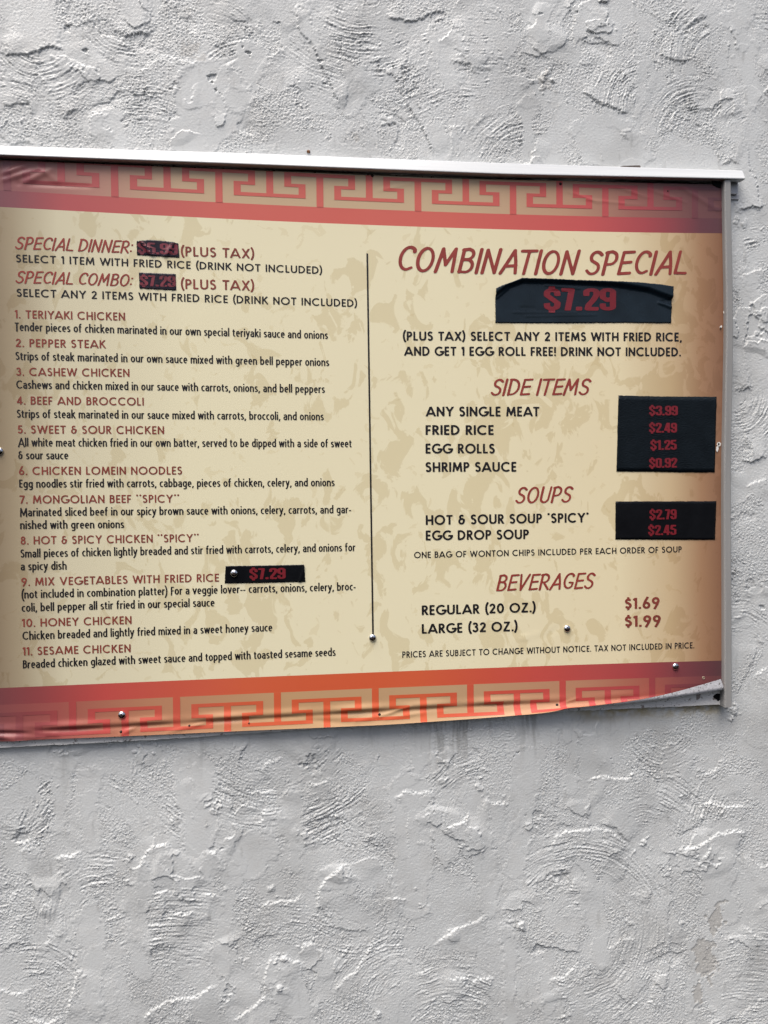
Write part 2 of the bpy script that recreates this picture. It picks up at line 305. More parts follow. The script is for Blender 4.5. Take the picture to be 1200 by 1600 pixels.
me.polygons.foreach_set('use_smooth', np.ones(len(q), dtype=bool))
me.update(calc_edges=True)
WW[..., 3] = kill_g[np.ix_(jj, ii)]
at = me.color_attributes.new('wear', 'FLOAT_COLOR', 'POINT'); at.data.foreach_set('color', WW.reshape(-1).astype(np.float32))
m = NT('painted_stucco', .48, .6)
av = m.n('ShaderNodeVertexColor'); av.layer_name = 'wear'
sp = m.n('ShaderNodeSeparateColor'); m.l(av.outputs[0], sp.inputs[0])
c = m.ramp(m.noise(3.2, 4, .6), [(.3, (.515, .530, .525)), (.7, (.578, .590, .580))])
c = m.mix(m.ramp(m.noise(60, 3, .6), [(.45, (0, 0, 0)), (.75, (.35, .35, .35))]), c, (.50, .495, .475))
c = m.mix(sp.outputs[0], c, (.20, .195, .18))
c = m.mix(m.math('MULTIPLY', sp.outputs[1], .9), c, (.36, .29, .15))
c = m.mix(m.math('MULTIPLY', sp.outputs[2], .9), c, m.ramp(m.noise(400, 3, .6), [(.3, (.30, .28, .25)), (.7, (.44, .42, .38))]))
m.base(c)
m.l(m.ramp(m.noise(90, 3, .6), [(.3, (.36,)*3), (.7, (.50,)*3)]), m.b.inputs['Roughness'])
m.bump(m.math('MULTIPLY', m.noise(620, 3, .6), av.outputs[1]), .6, .0012)
me.materials.append(m.m)
wall = bpy.data.objects.new('stucco_wall', me); scn.collection.objects.link(wall)
wall['label'] = 'pale grey painted stucco wall with curved trowel marks and torn plaster edges'; wall['category'] = 'wall'

# ------------------------------------------------------------------ lettering: strokes -> outlines
def A(cx, cy, rx, ry, a0, a1, n=16):
    return [(cx+rx*math.cos(math.radians(a0+(a1-a0)*k/n)), cy+ry*math.sin(math.radians(a0+(a1-a0)*k/n))) for k in range(n+1)]
def caps_font():
    p = .075; t = 1-p; g = {}
    g['A'] = (.80, [[(-.02, -.1), (.40, 1.0), (.82, -.1)], [(.14, .27), (.66, .27)]])
    g['B'] = (.52, [[(p, 0), (p, t), (.25, t)]+A(.25, .745, .17, .18, 90, -90)+[(p, .565)], [(p, .565), (.27, .565)]+A(.27, .32, .19, .245, 90, -90)+[(p, p)]])
    g['C'] = (.80, [A(.46, .5, .40, .43, 48, 312, 24)])
    g['D'] = (.70, [[(p, p), (p, t), (.22, t)]+A(.22, .5, .40, .425, 90, -90, 20)+[(p, p)]])
    g['E'] = (.44, [[(.44, t), (p, t), (p, p), (.44, p)], [(p, .5), (.41, .5)]])
    g['F'] = (.42, [[(.42, t), (p, t), (p, -.1)], [(p, .48), (.39, .48)]])
    g['G'] = (.84, [A(.46, .5, .40, .43, 50, 352, 24)+[(.86-.02, .44), (.50, .44)]])
    g['H'] = (.66, [[(p, -.1), (p, 1.1)], [(.66-p, -.1), (.66-p, 1.1)], [(p, .48), (.66-p, .48)]])
    g['I'] = (.15, [[(p, -.1), (p, 1.1)]])
    g['J'] = (.34, [[(.34-p, 1.1), (.34-p, .25)]+A(.12, .25, .145, .18, 0, -110)])
    g['K'] = (.62, [[(p, -.1), (p, 1.1)], [(.58, 1.06), (.10, .44)], [(.22, .58), (.62, -.06)]])
    g['L'] = (.42, [[(p, 1.1), (p, p), (.42, p)]])
    g['M'] = (.86, [[(.06, -.1), (.15, .96), (.43, .18), (.71, .96), (.80, -.1)]])
    g['N'] = (.68, [[(p, -.1), (p, .93), (.68-p, .07), (.68-p, 1.1)]])
    g['O'] = (.92, [A(.46, .5, .40, .43, 90, 450, 32)])
    g['P'] = (.50, [[(p, -.1), (p, t), (.23, t)]+A(.23, .70, .20, .225, 90, -90)+[(p, .475)]])
    g['R'] = (.54, [[(p, -.1), (p, t), (.23, t)]+A(.23, .71, .20, .215, 90, -90)+[(p, .495)], [(.22, .495), (.54, -.08)]])
    g['S'] = (.50, [A(.255, .735, .175, .195, 40, 235, 18)+[(.27, .545)]+A(.245, .285, .185, .215, 55, -145, 18)])
    g['T'] = (.56, [[(0, t), (.56, t)], [(.28, t), (.28, -.1)]])
    g['U'] = (.66, [[(p, 1.1), (p, .34)]+A(.33, .34, .255, .27, 180, 360, 18)+[(.66-p, 1.1)]])
    g['V'] = (.76, [[(.02, 1.1), (.38, .03), (.74, 1.1)]])
    g['W'] = (1.06, [[(.02, 1.1), (.29, .05), (.53, .93), (.77, .05), (1.04, 1.1)]])
    g['X'] = (.66, [[(.02, 1.08), (.64, -.08)], [(.64, 1.08), (.02, -.08)]])
    g['Y'] = (.68, [[(.0, 1.08), (.34, .48), (.68, 1.08)], [(.34, .5), (.34, -.1)]])
    g['Z'] = (.62, [[(.05, t), (.52, t), (.07, p), (.60, p)]])
    g['0'] = (.62, [A(.31, .5, .235, .43, 90, 450, 28)])
    g['1'] = (.26, [[(.0, .80), (.16, .96), (.185, 1.1), (.185, -.1)]])
    g['2'] = (.54, [A(.265, .70, .185, .225, 165, -25, 16)+[(.08, p), (.54, p)]])
    g['3'] = (.52, [A(.24, .735, .17, .19, 155, -90, 14), A(.245, .31, .20, .235, 90, -155, 16)])
    g['4'] = (.60, [[(.42, -.1), (.42, .93), (.07, .27), (.60, .27)]])
    g['5'] = (.52, [[(.45, t), (.15, t), (.11, .53)]+A(.245, .32, .20, .245, 110, -150, 16)])
    g['6'] = (.56, [A(.28, .30, .205, .225, 0, 360, 24), [(.09, .38), (.16, .62), (.38, 1.06)]])
    g['7'] = (.52, [[(0, t), (.46, t), (.13, -.1)]])
    g['8'] = (.54, [A(.27, .735, .155, .19, 0, 360, 22), A(.27, .30, .195, .23, 0, 360, 24)])
    g['9'] = (.56, [A(.28, .70, .205, .225, 0, 360, 24), [(.47, .62), (.40, .38), (.18, -.06)]])
    g['&'] = (.60, [A(.30, .745, .15, .18, 40, 270, 16)+[(.30, .56), (.46, .56)], A(.28, .31, .205, .235, 130, 350, 18)+[(.485, .56)], [(.40, .40), (.60, .40)]])
    g['$'] = (.50, [A(.255, .70, .165, .165, 40, 235, 18)+[(.27, .53)]+A(.245, .315, .175, .18, 55, -145, 18), [(.25, 1.08), (.25, .84)], [(.25, .16), (.25, -.08)]])
    g['('] = (.24, [A(.52, .5, .43, .80, 126, 234, 14)])
    g[')'] = (.24, [A(-.28, .5, .43, .80, 54, -54, 14)])
    g['.'] = (.15, [[(p, .0), (p, .15)]])
    g[','] = (.16, [[(.095, .12), (.04, -.14)]])
    g['!'] = (.15, [[(p, 1.1), (p, .32)], [(p, .0), (p, .15)]])
    g['*'] = (.19, [[(.095, .84), (.095, 1.02)], [(.02, .97), (.17, .89)], [(.02, .89), (.17, .97)]])
    return g
def brush_font():
    g = {}
    g['A'] = (.56, [[(.02, .0), (.20, .5), (.36, .97)], [(.36, .97), (.47, .5), (.54, .02)], [(.14, .30), (.50, .33)]])
    g['B'] = (.50, [[(.07, .02), (.08, .95)], [(.06, .94), (.25, .98)]+A(.26, .76, .17, .20, 70, -80)+[(.12, .54)], [(.12, .54), (.28, .54)]+A(.26, .28, .21, .26, 70, -90)+[(.05, .03)]])
    g['C'] = (.52, [[(.50, .80)]+A(.33, .52, .26, .46, 50, 300, 20)+[(.50, .14)]])
    g['D'] = (.54, [[(.07, .02), (.07, .96)], [(.04, .96), (.18, .97)]+A(.18, .50, .33, .46, 75, -80, 18)+[(.05, .04)]])
    g['E'] = (.44, [[(.44, .97), (.08, .95), (.05, .03), (.44, .06)], [(.08, .50), (.40, .53)]])
    g['G'] = (.56, [[(.50, .82)]+A(.33, .52, .27, .46, 50, 310, 20)+[(.54, .40), (.34, .42)]])
    g['I'] = (.10, [[(.05, .0), (.06, .98)]])
    g['L'] = (.40, [[(.06, .98), (.04, .05), (.42, .04)]])
    g['M'] = (.66, [[(.03, .0), (.13, .96)], [(.13, .96), (.32, .30)], [(.32, .30), (.56, .97)], [(.56, .97), (.60, .02)]])
    g['N'] = (.54, [[(.04, .0), (.07, .96)], [(.07, .96), (.46, .02)], [(.46, .02), (.50, 1.0)]])
    g['O'] = (.58, [A(.29, .49, .25, .47, 100, 465, 30)])
    g['P'] = (.46, [[(.06, .0), (.07, .95)], [(.03, .93), (.22, .98)]+A(.24, .70, .19, .26, 70, -85)+[(.09, .42)]])
    g['R'] = (.50, [[(.06, .0), (.07, .95)], [(.03, .93), (.22, .98)]+A(.24, .72, .19, .24, 70, -85)+[(.10, .46)], [(.20, .46), (.50, .02)]])
    g['S'] = (.46, [[(.44, .84)]+A(.26, .74, .18, .22, 45, 230, 16)+[(.27, .50)]+A(.22, .26, .20, .24, 50, -140, 16)+[(.02, .16)]])
    g['T'] = (.48, [[(.0, .95), (.50, .97)], [(.25, .95), (.22, .0)]])
    g['U'] = (.50, [[(.05, .98), (.05, .32)]+A(.25, .28, .20, .26, 180, 350, 16)+[(.47, .98)]])
    g['V'] = (.50, [[(.04, .98), (.17, .02)], [(.17, .02), (.50, .98)]])
    g[':'] = (.10, [[(.05, .16), (.06, .17)], [(.05, .66), (.06, .67)]])
    g['.'] = (.10, [[(.05, .03), (.06, .04)]])
    return g
def text_font():
    g = caps_font(); sq = lambda v, k: (v[0]*k, [[(x*k, y) for x, y in s] for s in v[1]])
    g = {c: sq(g[c], .70) for c in 'TSCAEMBF&'}
    g['M'] = (.68, [[(.06, -.1), (.09, .96), (.34, .12), (.59, .96), (.62, -.1)]])
    g['('] = (.20, [A(.47, .40, .39, .92, 125, 235, 14)]); g[')'] = (.20, [A(-.27, .40, .39, .92, 55, -55, 14)])
    g['-'] = (.22, [[(0, .33), (.22, .33)]]); g['.'] = (.12, [[(.06, 0), (.06, .13)]]); g[','] = (.14, [[(.09, .11), (.03, -.16)]])
    xh = .70; q = .06; st = lambda x, a=0, b=xh: [(x, a), (x, b)]
    g['a'] = (.38, [A(.18, .50, .135, .145, 150, 0, 12)+[(.315, .50), (.315, 0)], [(.315, .40), (.21, .40)]+A(.19, .22, .135, .175, 90, 290, 14)+[(.315, .17)]])
    g['b'] = (.41, [st(q, 0, 1.06), [(q, .50)]+A(.21, .35, .14, .295, 120, -120, 18)+[(q, .18)]])
    g['c'] = (.33, [A(.22, .35, .165, .295, 62, 298, 18)])
    g['d'] = (.41, [st(.35, 0, 1.06), [(.35, .50)]+A(.20, .35, .14, .295, 60, 300, 18)+[(.35, .18)]])
    g['e'] = (.39, [[(.07, .36), (.33, .36)]+A(.20, .36, .135, .285, 0, 180, 16)+A(.21, .35, .15, .295, 185, 300, 12)])
    g['f'] = (.27, [[(.11, 0), (.11, .82)]+A(.22, .84, .11, .16, 180, 80, 10), [(0, .645), (.25, .645)]])
    g['g'] = (.41, [[(.35, .70), (.35, -.03)]+A(.20, -.05, .15, .19, 0, -130, 12), [(.35, .50)]+A(.20, .36, .14, .285, 60, 300, 18)+[(.35, .20)]])
    arch = lambda x0, x1: [(x0, .44)]+A((x0+x1)/2, .44, (x1-x0)/2, .205, 180, 0, 14)+[(x1, 0)]
    g['h'] = (.41, [st(q, 0, 1.06), arch(q, .35)])
    g['i'] = (.12, [st(q), [(q, .86), (q, .98)]])
    g['j'] = (.14, [[(q, .7), (q, -.2)], [(q, .86), (q, .98)]])
    g['k'] = (.38, [st(q, 0, 1.06), [(.34, .72), (.08, .36)], [(.14, .44), (.37, -.03)]])
    g['l'] = (.12, [st(q, 0, 1.06)])
    g['m'] = (.64, [st(q), arch(q, .32), arch(.32, .58)])
    g['n'] = (.41, [st(q), arch(q, .35)])
    g['o'] = (.41, [A(.205, .35, .15, .295, 90, 450, 26)])
    g['p'] = (.41, [st(q, -.29, xh), [(q, .50)]+A(.21, .35, .14, .295, 120, -120, 18)+[(q, .18)]])
    g['r'] = (.26, [st(q), [(q, .42)]+A(.23, .44, .17, .205, 180, 85, 8)])
    g['s'] = (.31, [A(.17, .51, .115, .14, 50, 240, 12)+[(.17, .36)]+A(.145, .19, .12, .135, 60, -135, 12)])
    g['t'] = (.27, [[(.11, .86), (.11, .18)]+A(.21, .18, .10, .125, 180, 285, 8), [(0, .645), (.25, .645)]])
    g['u'] = (.41, [[(q, .7), (q, .26)]+A(.20, .26, .14, .205, 180, 360, 14), st(.35)])
    g['v'] = (.38, [[(.03, .72), (.19, .03), (.35, .72)]])
    g['w'] = (.56, [[(.03, .72), (.15, .04), (.28, .66), (.41, .04), (.53, .72)]])
    g['x'] = (.36, [[(.03, .72), (.33, -.02)], [(.33, .72), (.03, -.02)]])
    g['y'] = (.38, [[(.03, .72), (.20, .04)], [(.35, .72), (.20, .04), (.10, -.26), (.0, -.27)]])
    g['z'] = (.33, [[(.02, .645), (.29, .645), (.03, .06), (.32, .06)]])
    return g
def fat_font():
    a, b, p = .10, .425, .078; g = {}
    top = lambda y=.83: A(.2625, y, .1625, 1-p-y, 180, 0, 12)
    bot = lambda y=.17: A(.2625, y, .1625, y-p, 0, -180, 12)
    g['0'] = (.50, [[(a, .17)]+top()+bot()])
    g['1'] = (.34, [[(.225, -.1), (.225, 1.1)], [(.0, .79), (.225, .90)]])
    g['2'] = (.49, [[(a, .66)]+top()+[(b, .70), (.34, .50), (.17, .24), (.14, p), (.49, p)]])
    g['3'] = (.50, [[(a, .70)]+top()+[(b, .66), (.33, .53), (.25, .53)], [(.25, .53), (.35, .52), (b, .40)]+bot()+[(a, .32)]])
    g['4'] = (.52, [[(.36, -.1), (.36, 1.1)], [(.30, 1.06), (.07, .27), (.52, .27)]])
    g['5'] = (.50, [[(.47, 1-p), (.13, 1-p), (a, .56)], [(a, .56), (.25, .60), (b, .50)]+bot()+[(a, .30)]])
    g['6'] = (.50, [[(b, .70)]+top()[::-1]+[(a, .17)]+bot()[::-1]+[(b, .42), (.25, .54), (a, .46)]])
    g['7'] = (.42, [[(0, 1-p), (.33, 1-p), (.30, .72), (.18, -.1)]])
    g['8'] = (.50, [[(a, .66)]+top()+[(b, .66), (.25, .53), (a, .66)], [(a, .38), (.25, .53), (b, .38)]+bot()+[(a, .38)]])
    g['9'] = (.50, [[(a, .30)]+bot()[::-1]+[(b, .83)]+top()[::-1]+[(a, .58), (.25, .46), (b, .56)]])
    g['$'] = (.52, [[(b+.01, .66)]+A(.265, .80, .16, .105, 0, 180, 12)+[(a, .68), (.255, .52), (b+.01, .34)]+A(.265, .20, .16, .105, 0, -180, 12)+[(a, .33)], [(.255, 1.08), (.255, .86)], [(.255, .14), (.255, -.08)]])
    g['.'] = (.20, [[(.10, 0), (.10, .17)]])
    return g
FONTS = {  # strokes, half pen x, half pen y, round ends, clip to cap height, slant, grid per cap, gap between letters
 'caps': (caps_font(), .079, .079, False, True, 0.0, 26, .15), 'capsbold': (caps_font(), .096, .096, False, True, 0.0, 30, .15), 'capslight': (caps_font(), .070, .066, False, True, 0.0, 26, .16),
 'brush': (brush_font(), .060, .060, True, False, .20, 40, .115), 'text': (text_font(), .071, .061, False, False, 0.0, 26, .085), 'fat': (fat_font(), .10, .08, False, False, 0.0, 32, .035)}
CAPCLIP = set('AFHIJKLMNPRTUVWXY147!')
_cache = {}
def glyph(font, ch):
    if (font, ch) in _cache: return _cache[font, ch]
    g, hx, hy, rnd, clip, slant, N, gap = FONTS[font]
    adv, strokes = g[ch]
    k = hx/hy; pad = .22
    x0, x1 = -pad, adv+pad; y0, y1 = -.45, 1.25; st = 1.0/N
    xs_ = np.arange(x0, x1+st, st); ys_ = np.arange(y0, y1+st, st)
    Xg, Yg = np.meshgrid(xs_, ys_); Yk = Yg*k
    D = np.full(Xg.shape, 9.0)
    for s in strokes:
        s = [(x, y*k) for x, y in s]; n = len(s)-1
        closed = math.hypot(s[0][0]-s[-1][0], s[0][1]-s[-1][1]) < 1e-6
        for i in range(n):
            (ax_, ay_), (bx_, by_) = s[i], s[i+1]
            ex, ey = bx_-ax_, by_-ay_; L = math.hypot(ex, ey)
            if L < 1e-9: continue
            ex, ey = ex/L, ey/L
            t = (Xg-ax_)*ex+(Yk-ay_)*ey; pr = np.abs((Xg-ax_)*ey-(Yk-ay_)*ex)
            wv = hx
            if rnd: wv = hx*(1.10-.22*((i+.5)/n)) if n > 3 else hx*(1.06 if ex*ey+ey*.3 > 0 else .98)
            d = np.hypot(pr, np.maximum(np.maximum(-t, t-L), 0))-wv
            if not rnd and not closed:
                if i == 0: d = np.where(t < 0, np.maximum(pr-wv, -t), d)
                if i == n-1: d = np.where(t > L, np.maximum(np.where(t > L, pr-wv, d), t-L), d)
            D = np.minimum(D, d)
    if clip and ch in CAPCLIP or (font == 'fat' and ch in '147'): D = np.maximum(D, np.maximum(-Yg, Yg-1)*1.0)
    V, Fc, vid = [], [], {}
    ny_, nx_ = D.shape; ins = D < 0
    def node(i, j):
        key = (i, j)
        if key not in vid: vid[key] = len(V); V.append((xs_[i], ys_[j]))
        return vid[key]
    def cut(i, j, a, b):
        key = (min((i, j), (a, b)), max((i, j), (a, b)))
        if key not in vid:
            d0, d1 = D[j, i], D[b, a]; t = d0/(d0-d1)
            vid[key] = len(V); V.append((xs_[i]+(xs_[a]-xs_[i])*t, ys_[j]+(ys_[b]-ys_[j])*t))
        return vid[key]
    for j in range(ny_-1):
        i = 0
        while i < nx_-1:
            c4 = [(i, j), (i+1, j), (i+1, j+1), (i, j+1)]; s4 = [ins[b, a] for a, b in c4]
            if all(s4):
                e = i
                while e+1 < nx_-1 and ins[j, e+2] and ins[j+1, e+2]: e += 1
                Fc.append((node(i, j), node(e+1, j), node(e+1, j+1), node(i, j+1))); i = e+1; continue
            if any(s4):
                poly = []
                for q_ in range(4):
                    a, b = c4[q_], c4[(q_+1) % 4]
                    if s4[q_]: poly.append(node(*a))
                    if s4[q_] != s4[(q_+1) % 4]: poly.append(cut(*a, *b))
                if len(poly) > 2: Fc.append(tuple(poly))
            i += 1
    V = np.array(V) if V else np.zeros((0, 2))
    if slant: V[:, 0] += slant*V[:, 1]
    lo, hi = (V[:, 0].min(), V[:, 0].max()) if len(V) else (0, adv)
    _cache[font, ch] = (V, Fc, lo, hi, adv); return _cache[font, ch]

# ------------------------------------------------------------------ the banner's own surface
def curve(pts):
    a = np.array([PX(*p) for p in pts]); o = np.argsort(a[:, 0]); a = a[o]
    deg = min(3, len(a)-1); c = np.polyfit(a[:, 0], a[:, 1], deg)
    return lambda x: np.polyval(c, x)
def pline(pts):
    a = np.array([PX(*p) for p in pts]); xs__ = np.linspace(a[0, 0], a[-1, 0], 300); y = np.interp(xs__, a[:, 0], a[:, 1])
    ke = np.hanning(41); ke /= ke.sum(); y = np.convolve(np.pad(y, 20, mode='reflect', reflect_type='odd'), ke, 'valid')
    return lambda x: np.interp(x, xs__, y)
top_line = curve([(-200, 313), (0, 325.5), (400, 345), (800, 360.5), (1127, 365.7)])
bot_line = curve([(-200, 1082), (0, 1073.5), (400, 1057.5), (800, 1041.2), (1127, 1031.5)])
fold_line = pline([(-260, 1157), (0, 1143), (200, 1133), (400, 1121), (600, 1109), (800, 1098), (880, 1096), (1013, 1086), (1067, 1078), (1132, 1068)])
end_line = pline([(-260, 1171), (0, 1156.5), (200, 1148.5), (400, 1139.5), (600, 1131), (800, 1117), (900, 1113), (1013, 1107), (1132, 1100)])
_rx = [PX(x, 1100)[0] for x in (-260, 0, 400, 700, 800, 880, 1013, 1067, 1132)]
roll_r = lambda x: np.interp(x, _rx, [.075, .070, .055, .034, .0150, .0064, .0053, .0051, .0050])
RID = []                                              # wrinkles: p0, p1 (photograph points), width mm, height mm
for p0, p1, wd, hg in [((0, 277), (38, 262), 3.2, 2.0), ((8, 283), (60, 268), 3.0, 1.6), ((40, 287), (80, 268), 3.5, 1.5), ((30, 289), (140, 293), 2.4, -.8), ((-40, 285), (10, 275), 3.5, -1.6), ((60, 262), (90, 285), 3, .8),
        ((0, 1148), (60, 1160), 3.2, 1.8), ((-60, 1146), (70, 1150), 2.6, 1.6), ((30, 1152), (120, 1154), 2.2, -1.0), ((0, 1139), (90, 1144), 2.6, 1.2), ((-80, 1155), (30, 1163), 2.4, -1.5),
        ((189, 1144), (215, 1134), 2.0, 1.0), ((296, 1134), (330, 1126), 1.8, .9), ((296, 1134), (262, 1140), 1.8, .7), ((593, 1117), (640, 1103), 2.0, 1.2), ((593, 1117), (555, 1122), 2.0, .9), ((600, 1119), (660, 1112), 1.8, .8), ((480, 1123), (560, 1126), 2.2, -.7),
        ((870, 1101), (900, 1090), 1.8, .8), ((885, 300), (935, 318), 1.8, .5), ((960, 292), (1010, 310), 1.8, .6), ((1010, 296), (1070, 318), 1.8, .5), ((900, 312), (1000, 322), 1.6, .4), ((840, 990), (800, 1000), 1.6, .5), ((850, 996), (875, 978), 1.6, -.4), ((590, 300), (640, 288), 2, .3), ((1050, 285), (1120, 330), 3, .7)]:
    RID.append((np.array(PX(*p0)), np.array(PX(*p1)), wd*.001, hg*.001))
_br = np.random.default_rng(5)
WAV = [(_br.uniform(3, 14), _br.uniform(2, 10), _br.uniform(0, 6.3), _br.uniform(.00008, .00028)) for _ in range(9)]
WAV2 = [(_br.uniform(30, 90), _br.uniform(0, 6.3)) for _ in range(4)]
def bump_y(x, z):
    """how far the vinyl stands out from the panel (metres)"""
    x = np.asarray(x, float); z = np.asarray(z, float); d = np.full(np.broadcast(x, z).shape, .003)
    for a, b, c_, h in WAV: d = d + h*np.sin(a*x+b*z+c_)
    f = z-fold_line(x)
    mod = 1+.40*np.sin(WAV2[0][0]*x+WAV2[0][1])+.35*np.sin(WAV2[1][0]*x+WAV2[1][1])+.2*np.sin(WAV2[2][0]*x+WAV2[2][1])
    edge = np.interp(x, _rx, [1, 1, 1, 1, .8, .4, .1, 0, 0])
    d = d + edge*mod*(.0012*np.exp(-((f-.0045)/.0040)**2) - .0013*np.exp(-((f+.0010)/.0024)**2))
    for a, b, wd, h in RID:
        e = b-a; L = np.hypot(*e); e = e/L
        t = np.clip((x-a[0])*e[0]+(z-a[1])*e[1], 0, L)
        dd = np.hypot(x-a[0]-t*e[0], z-a[1]-t*e[1])
        d = d + h*np.exp(-(dd/wd)**2)*(.35+.65*np.sin(np.pi*np.clip(t/L, .1, .9)))
    return d
def surf(x, z, lift=0.0):
    """point of the (wrinkled, curled) vinyl for artwork position x, z"""
    x = np.asarray(x, float); z = np.asarray(z, float)
    f = fold_line(x); r = roll_r(x); s = np.maximum(f-z, 0)
    th = np.minimum(s/r, math.pi); rest = np.maximum(s-math.pi*r, 0)
    zz = np.where(s > 0, f-r*np.sin(th)+rest, z); out = r*(1-np.cos(th))
    b = bump_y(x, np.where(s > 0, f-np.minimum(s, .03)*np.clip(1-s/.05, .2, 1), z))
    nz_, ny_ = np.sin(th), np.cos(th)                 # outward normal of the printed face turns upwards, then back to the wall
    x = x-np.minimum(s, .03)*.40*np.interp(x, _rx[-3:], [0, .35, 1.0])
    return np.stack([x, -(b+out)-lift*ny_, zz+lift*nz_], -1)
XL, XR = PX(-260, 700)[0], PX(1129, 700)[0]
DXF = .0021
def sheet(name, zlo, zhi, mat, parent, lift=0.0, dz=.0016, xa=None, xb=None, dx=DXF, mats=None, edgef=None, double=False):
    xa = XL if xa is None else xa; xb = XR if xb is None else xb
    n = max(2, int((xb-xa)/dx)+1); x = np.linspace(xa, xb, n)
    lo, hi = zlo(x), zhi(x); m = max(2, int(np.max(hi-lo)/dz)+1)
    t = np.linspace(0, 1, m)[:, None]; Z = lo[None]*(1-t)+hi[None]*t; X = np.broadcast_to(x[None], Z.shape)
    v = surf(X, Z, lift).reshape(-1, 3)
    i = np.arange(n*m).reshape(m, n); f = np.stack([i[:-1, :-1], i[:-1, 1:], i[1:, 1:], i[1:, :-1]], -1).reshape(-1, 4)
    return link_mesh(name, v, f.tolist(), mat, parent, True)

# print colours run from burnt edges to the bright middle of the artwork (printed, so they stay put)
def printed(name, stops, mottle=0.0, rough=.38):
    m = NT(name, rough, .32)
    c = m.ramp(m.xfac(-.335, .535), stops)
    if mottle:
        big = m.noise(7, 3, .6, 0, None, (1, 1, .7)); sp1 = m.noise(34, 6, .55, .9, None, (1.1, 1, .8)); sp2 = m.noise(60, 5, .5, .8)
        a = m.math('ADD', m.math('MULTIPLY', big, .55), m.math('MULTIPLY', sp1, .75))
        mk = m.ramp(a, [(.698, (0, 0, 0)), (.718, (1, 1, 1))], 'LINEAR')
        mk2 = m.ramp(m.math('ADD', m.math('MULTIPLY', big, -.35), m.math('MULTIPLY', sp2, .85)), [(0, (0, 0, 0)), (.385, (1, 1, 1))], 'CONSTANT')
        c = m.mix(m.math('MULTIPLY', mk, .66), c, m.mix(1.0, c, (.82, .77, .665), 'MULTIPLY'))
        c = m.mix(m.math('MULTIPLY', mk2, .45), c, m.mix(1.0, c, (.87, .82, .72), 'MULTIPLY'))
    fad = m.noise(2.5, 3, .5); c = m.mix(m.math('MULTIPLY', fad, .10), c, (.62, .58, .52))
    m.base(c); m.bump(m.noise(260, 2, .5), .05, .0004)
    m.l(m.ramp(m.noise(14, 3, .6), [(.3, (rough-.06,)*3), (.7, (rough+.10,)*3)]), m.b.inputs['Roughness'])
    return m.m
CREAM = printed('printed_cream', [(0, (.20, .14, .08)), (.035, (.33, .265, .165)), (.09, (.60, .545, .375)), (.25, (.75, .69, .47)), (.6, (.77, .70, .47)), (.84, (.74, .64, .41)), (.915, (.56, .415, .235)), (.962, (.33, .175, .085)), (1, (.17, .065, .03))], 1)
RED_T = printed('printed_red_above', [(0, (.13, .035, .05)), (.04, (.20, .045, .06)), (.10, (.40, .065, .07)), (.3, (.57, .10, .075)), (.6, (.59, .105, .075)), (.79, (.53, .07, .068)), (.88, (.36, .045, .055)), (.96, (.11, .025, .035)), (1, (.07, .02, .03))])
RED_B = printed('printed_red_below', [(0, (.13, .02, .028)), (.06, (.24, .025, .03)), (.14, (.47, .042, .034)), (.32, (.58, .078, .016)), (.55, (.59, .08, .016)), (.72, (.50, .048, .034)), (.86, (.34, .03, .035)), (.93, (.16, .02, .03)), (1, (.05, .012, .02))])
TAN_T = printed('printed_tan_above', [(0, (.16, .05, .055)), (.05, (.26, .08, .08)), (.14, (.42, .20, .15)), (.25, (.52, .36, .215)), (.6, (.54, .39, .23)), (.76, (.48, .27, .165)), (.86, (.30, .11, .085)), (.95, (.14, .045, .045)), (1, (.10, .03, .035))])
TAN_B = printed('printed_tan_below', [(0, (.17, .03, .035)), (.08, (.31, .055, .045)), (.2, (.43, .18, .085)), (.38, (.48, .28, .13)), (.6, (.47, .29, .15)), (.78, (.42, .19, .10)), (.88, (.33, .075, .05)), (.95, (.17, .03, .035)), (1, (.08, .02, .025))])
def plain(name, c, rough=.5, spec=.5, metal=0, var=.0, vs=60, bump=0, bs=300):
    m = NT(name, rough, spec, metal)
    if var: m.base(m.ramp(m.noise(vs, 4, .6), [(.3, tuple(v*(1-var) for v in c)), (.7, tuple(min(1, v*(1+var)) for v in c))]))
    else: m.col(c)
    if bump: m.bump(m.noise(bs, 3, .6), bump, .0006)
    return m.m
INK = plain('black_ink', (.012, .010, .012), .4, .3, var=.25)
INK_RED = plain('brick_red_ink', (.205, .044, .032), .4, .3, var=.15)
INK_HEAD = plain('heading_red_ink', (.26, .044, .034), .4, .3, var=.15)
TAPE_RED = plain('red_vinyl_digits', (.17, .010, .017), .38, .45, var=.15)

# the vinyl's back: grey white with specks
m = NT('vinyl_back', .5, .4)
c = m.ramp(m.noise(70, 4, .6), [(.3, (.46, .46, .48)), (.7, (.60, .60, .62))])
c = m.mix(m.ramp(m.noise(420, 4, .7), [(.55, (0, 0, 0)), (.63, (.9, .9, .9))]), c, (.14, .13, .12)); m.base(c); m.bump(m.noise(95, 4, .6, 1.0), .55, .0014); VBACK = m.m
m = NT('weathered_white_panel', .6, .35)
c = m.ramp(m.noise(30, 4, .6), [(.3, (.60, .59, .57)), (.7, (.74, .73, .71))])
c = m.mix(m.ramp(m.noise(95, 5, .65), [(.60, (0, 0, 0)), (.625, (1, 1, 1))]), c, m.ramp(m.noise(200, 3, .6), [(.3, (.22, .185, .165)), (.7, (.32, .28, .26))]))
c = m.mix(m.ramp(m.noise(300, 4, .7), [(.62, (0, 0, 0)), (.66, (1, 1, 1))]), c, (.05, .04, .035)); m.base(c); m.bump(m.noise(120, 4, .6), .4, .0008); PANEL = m.m

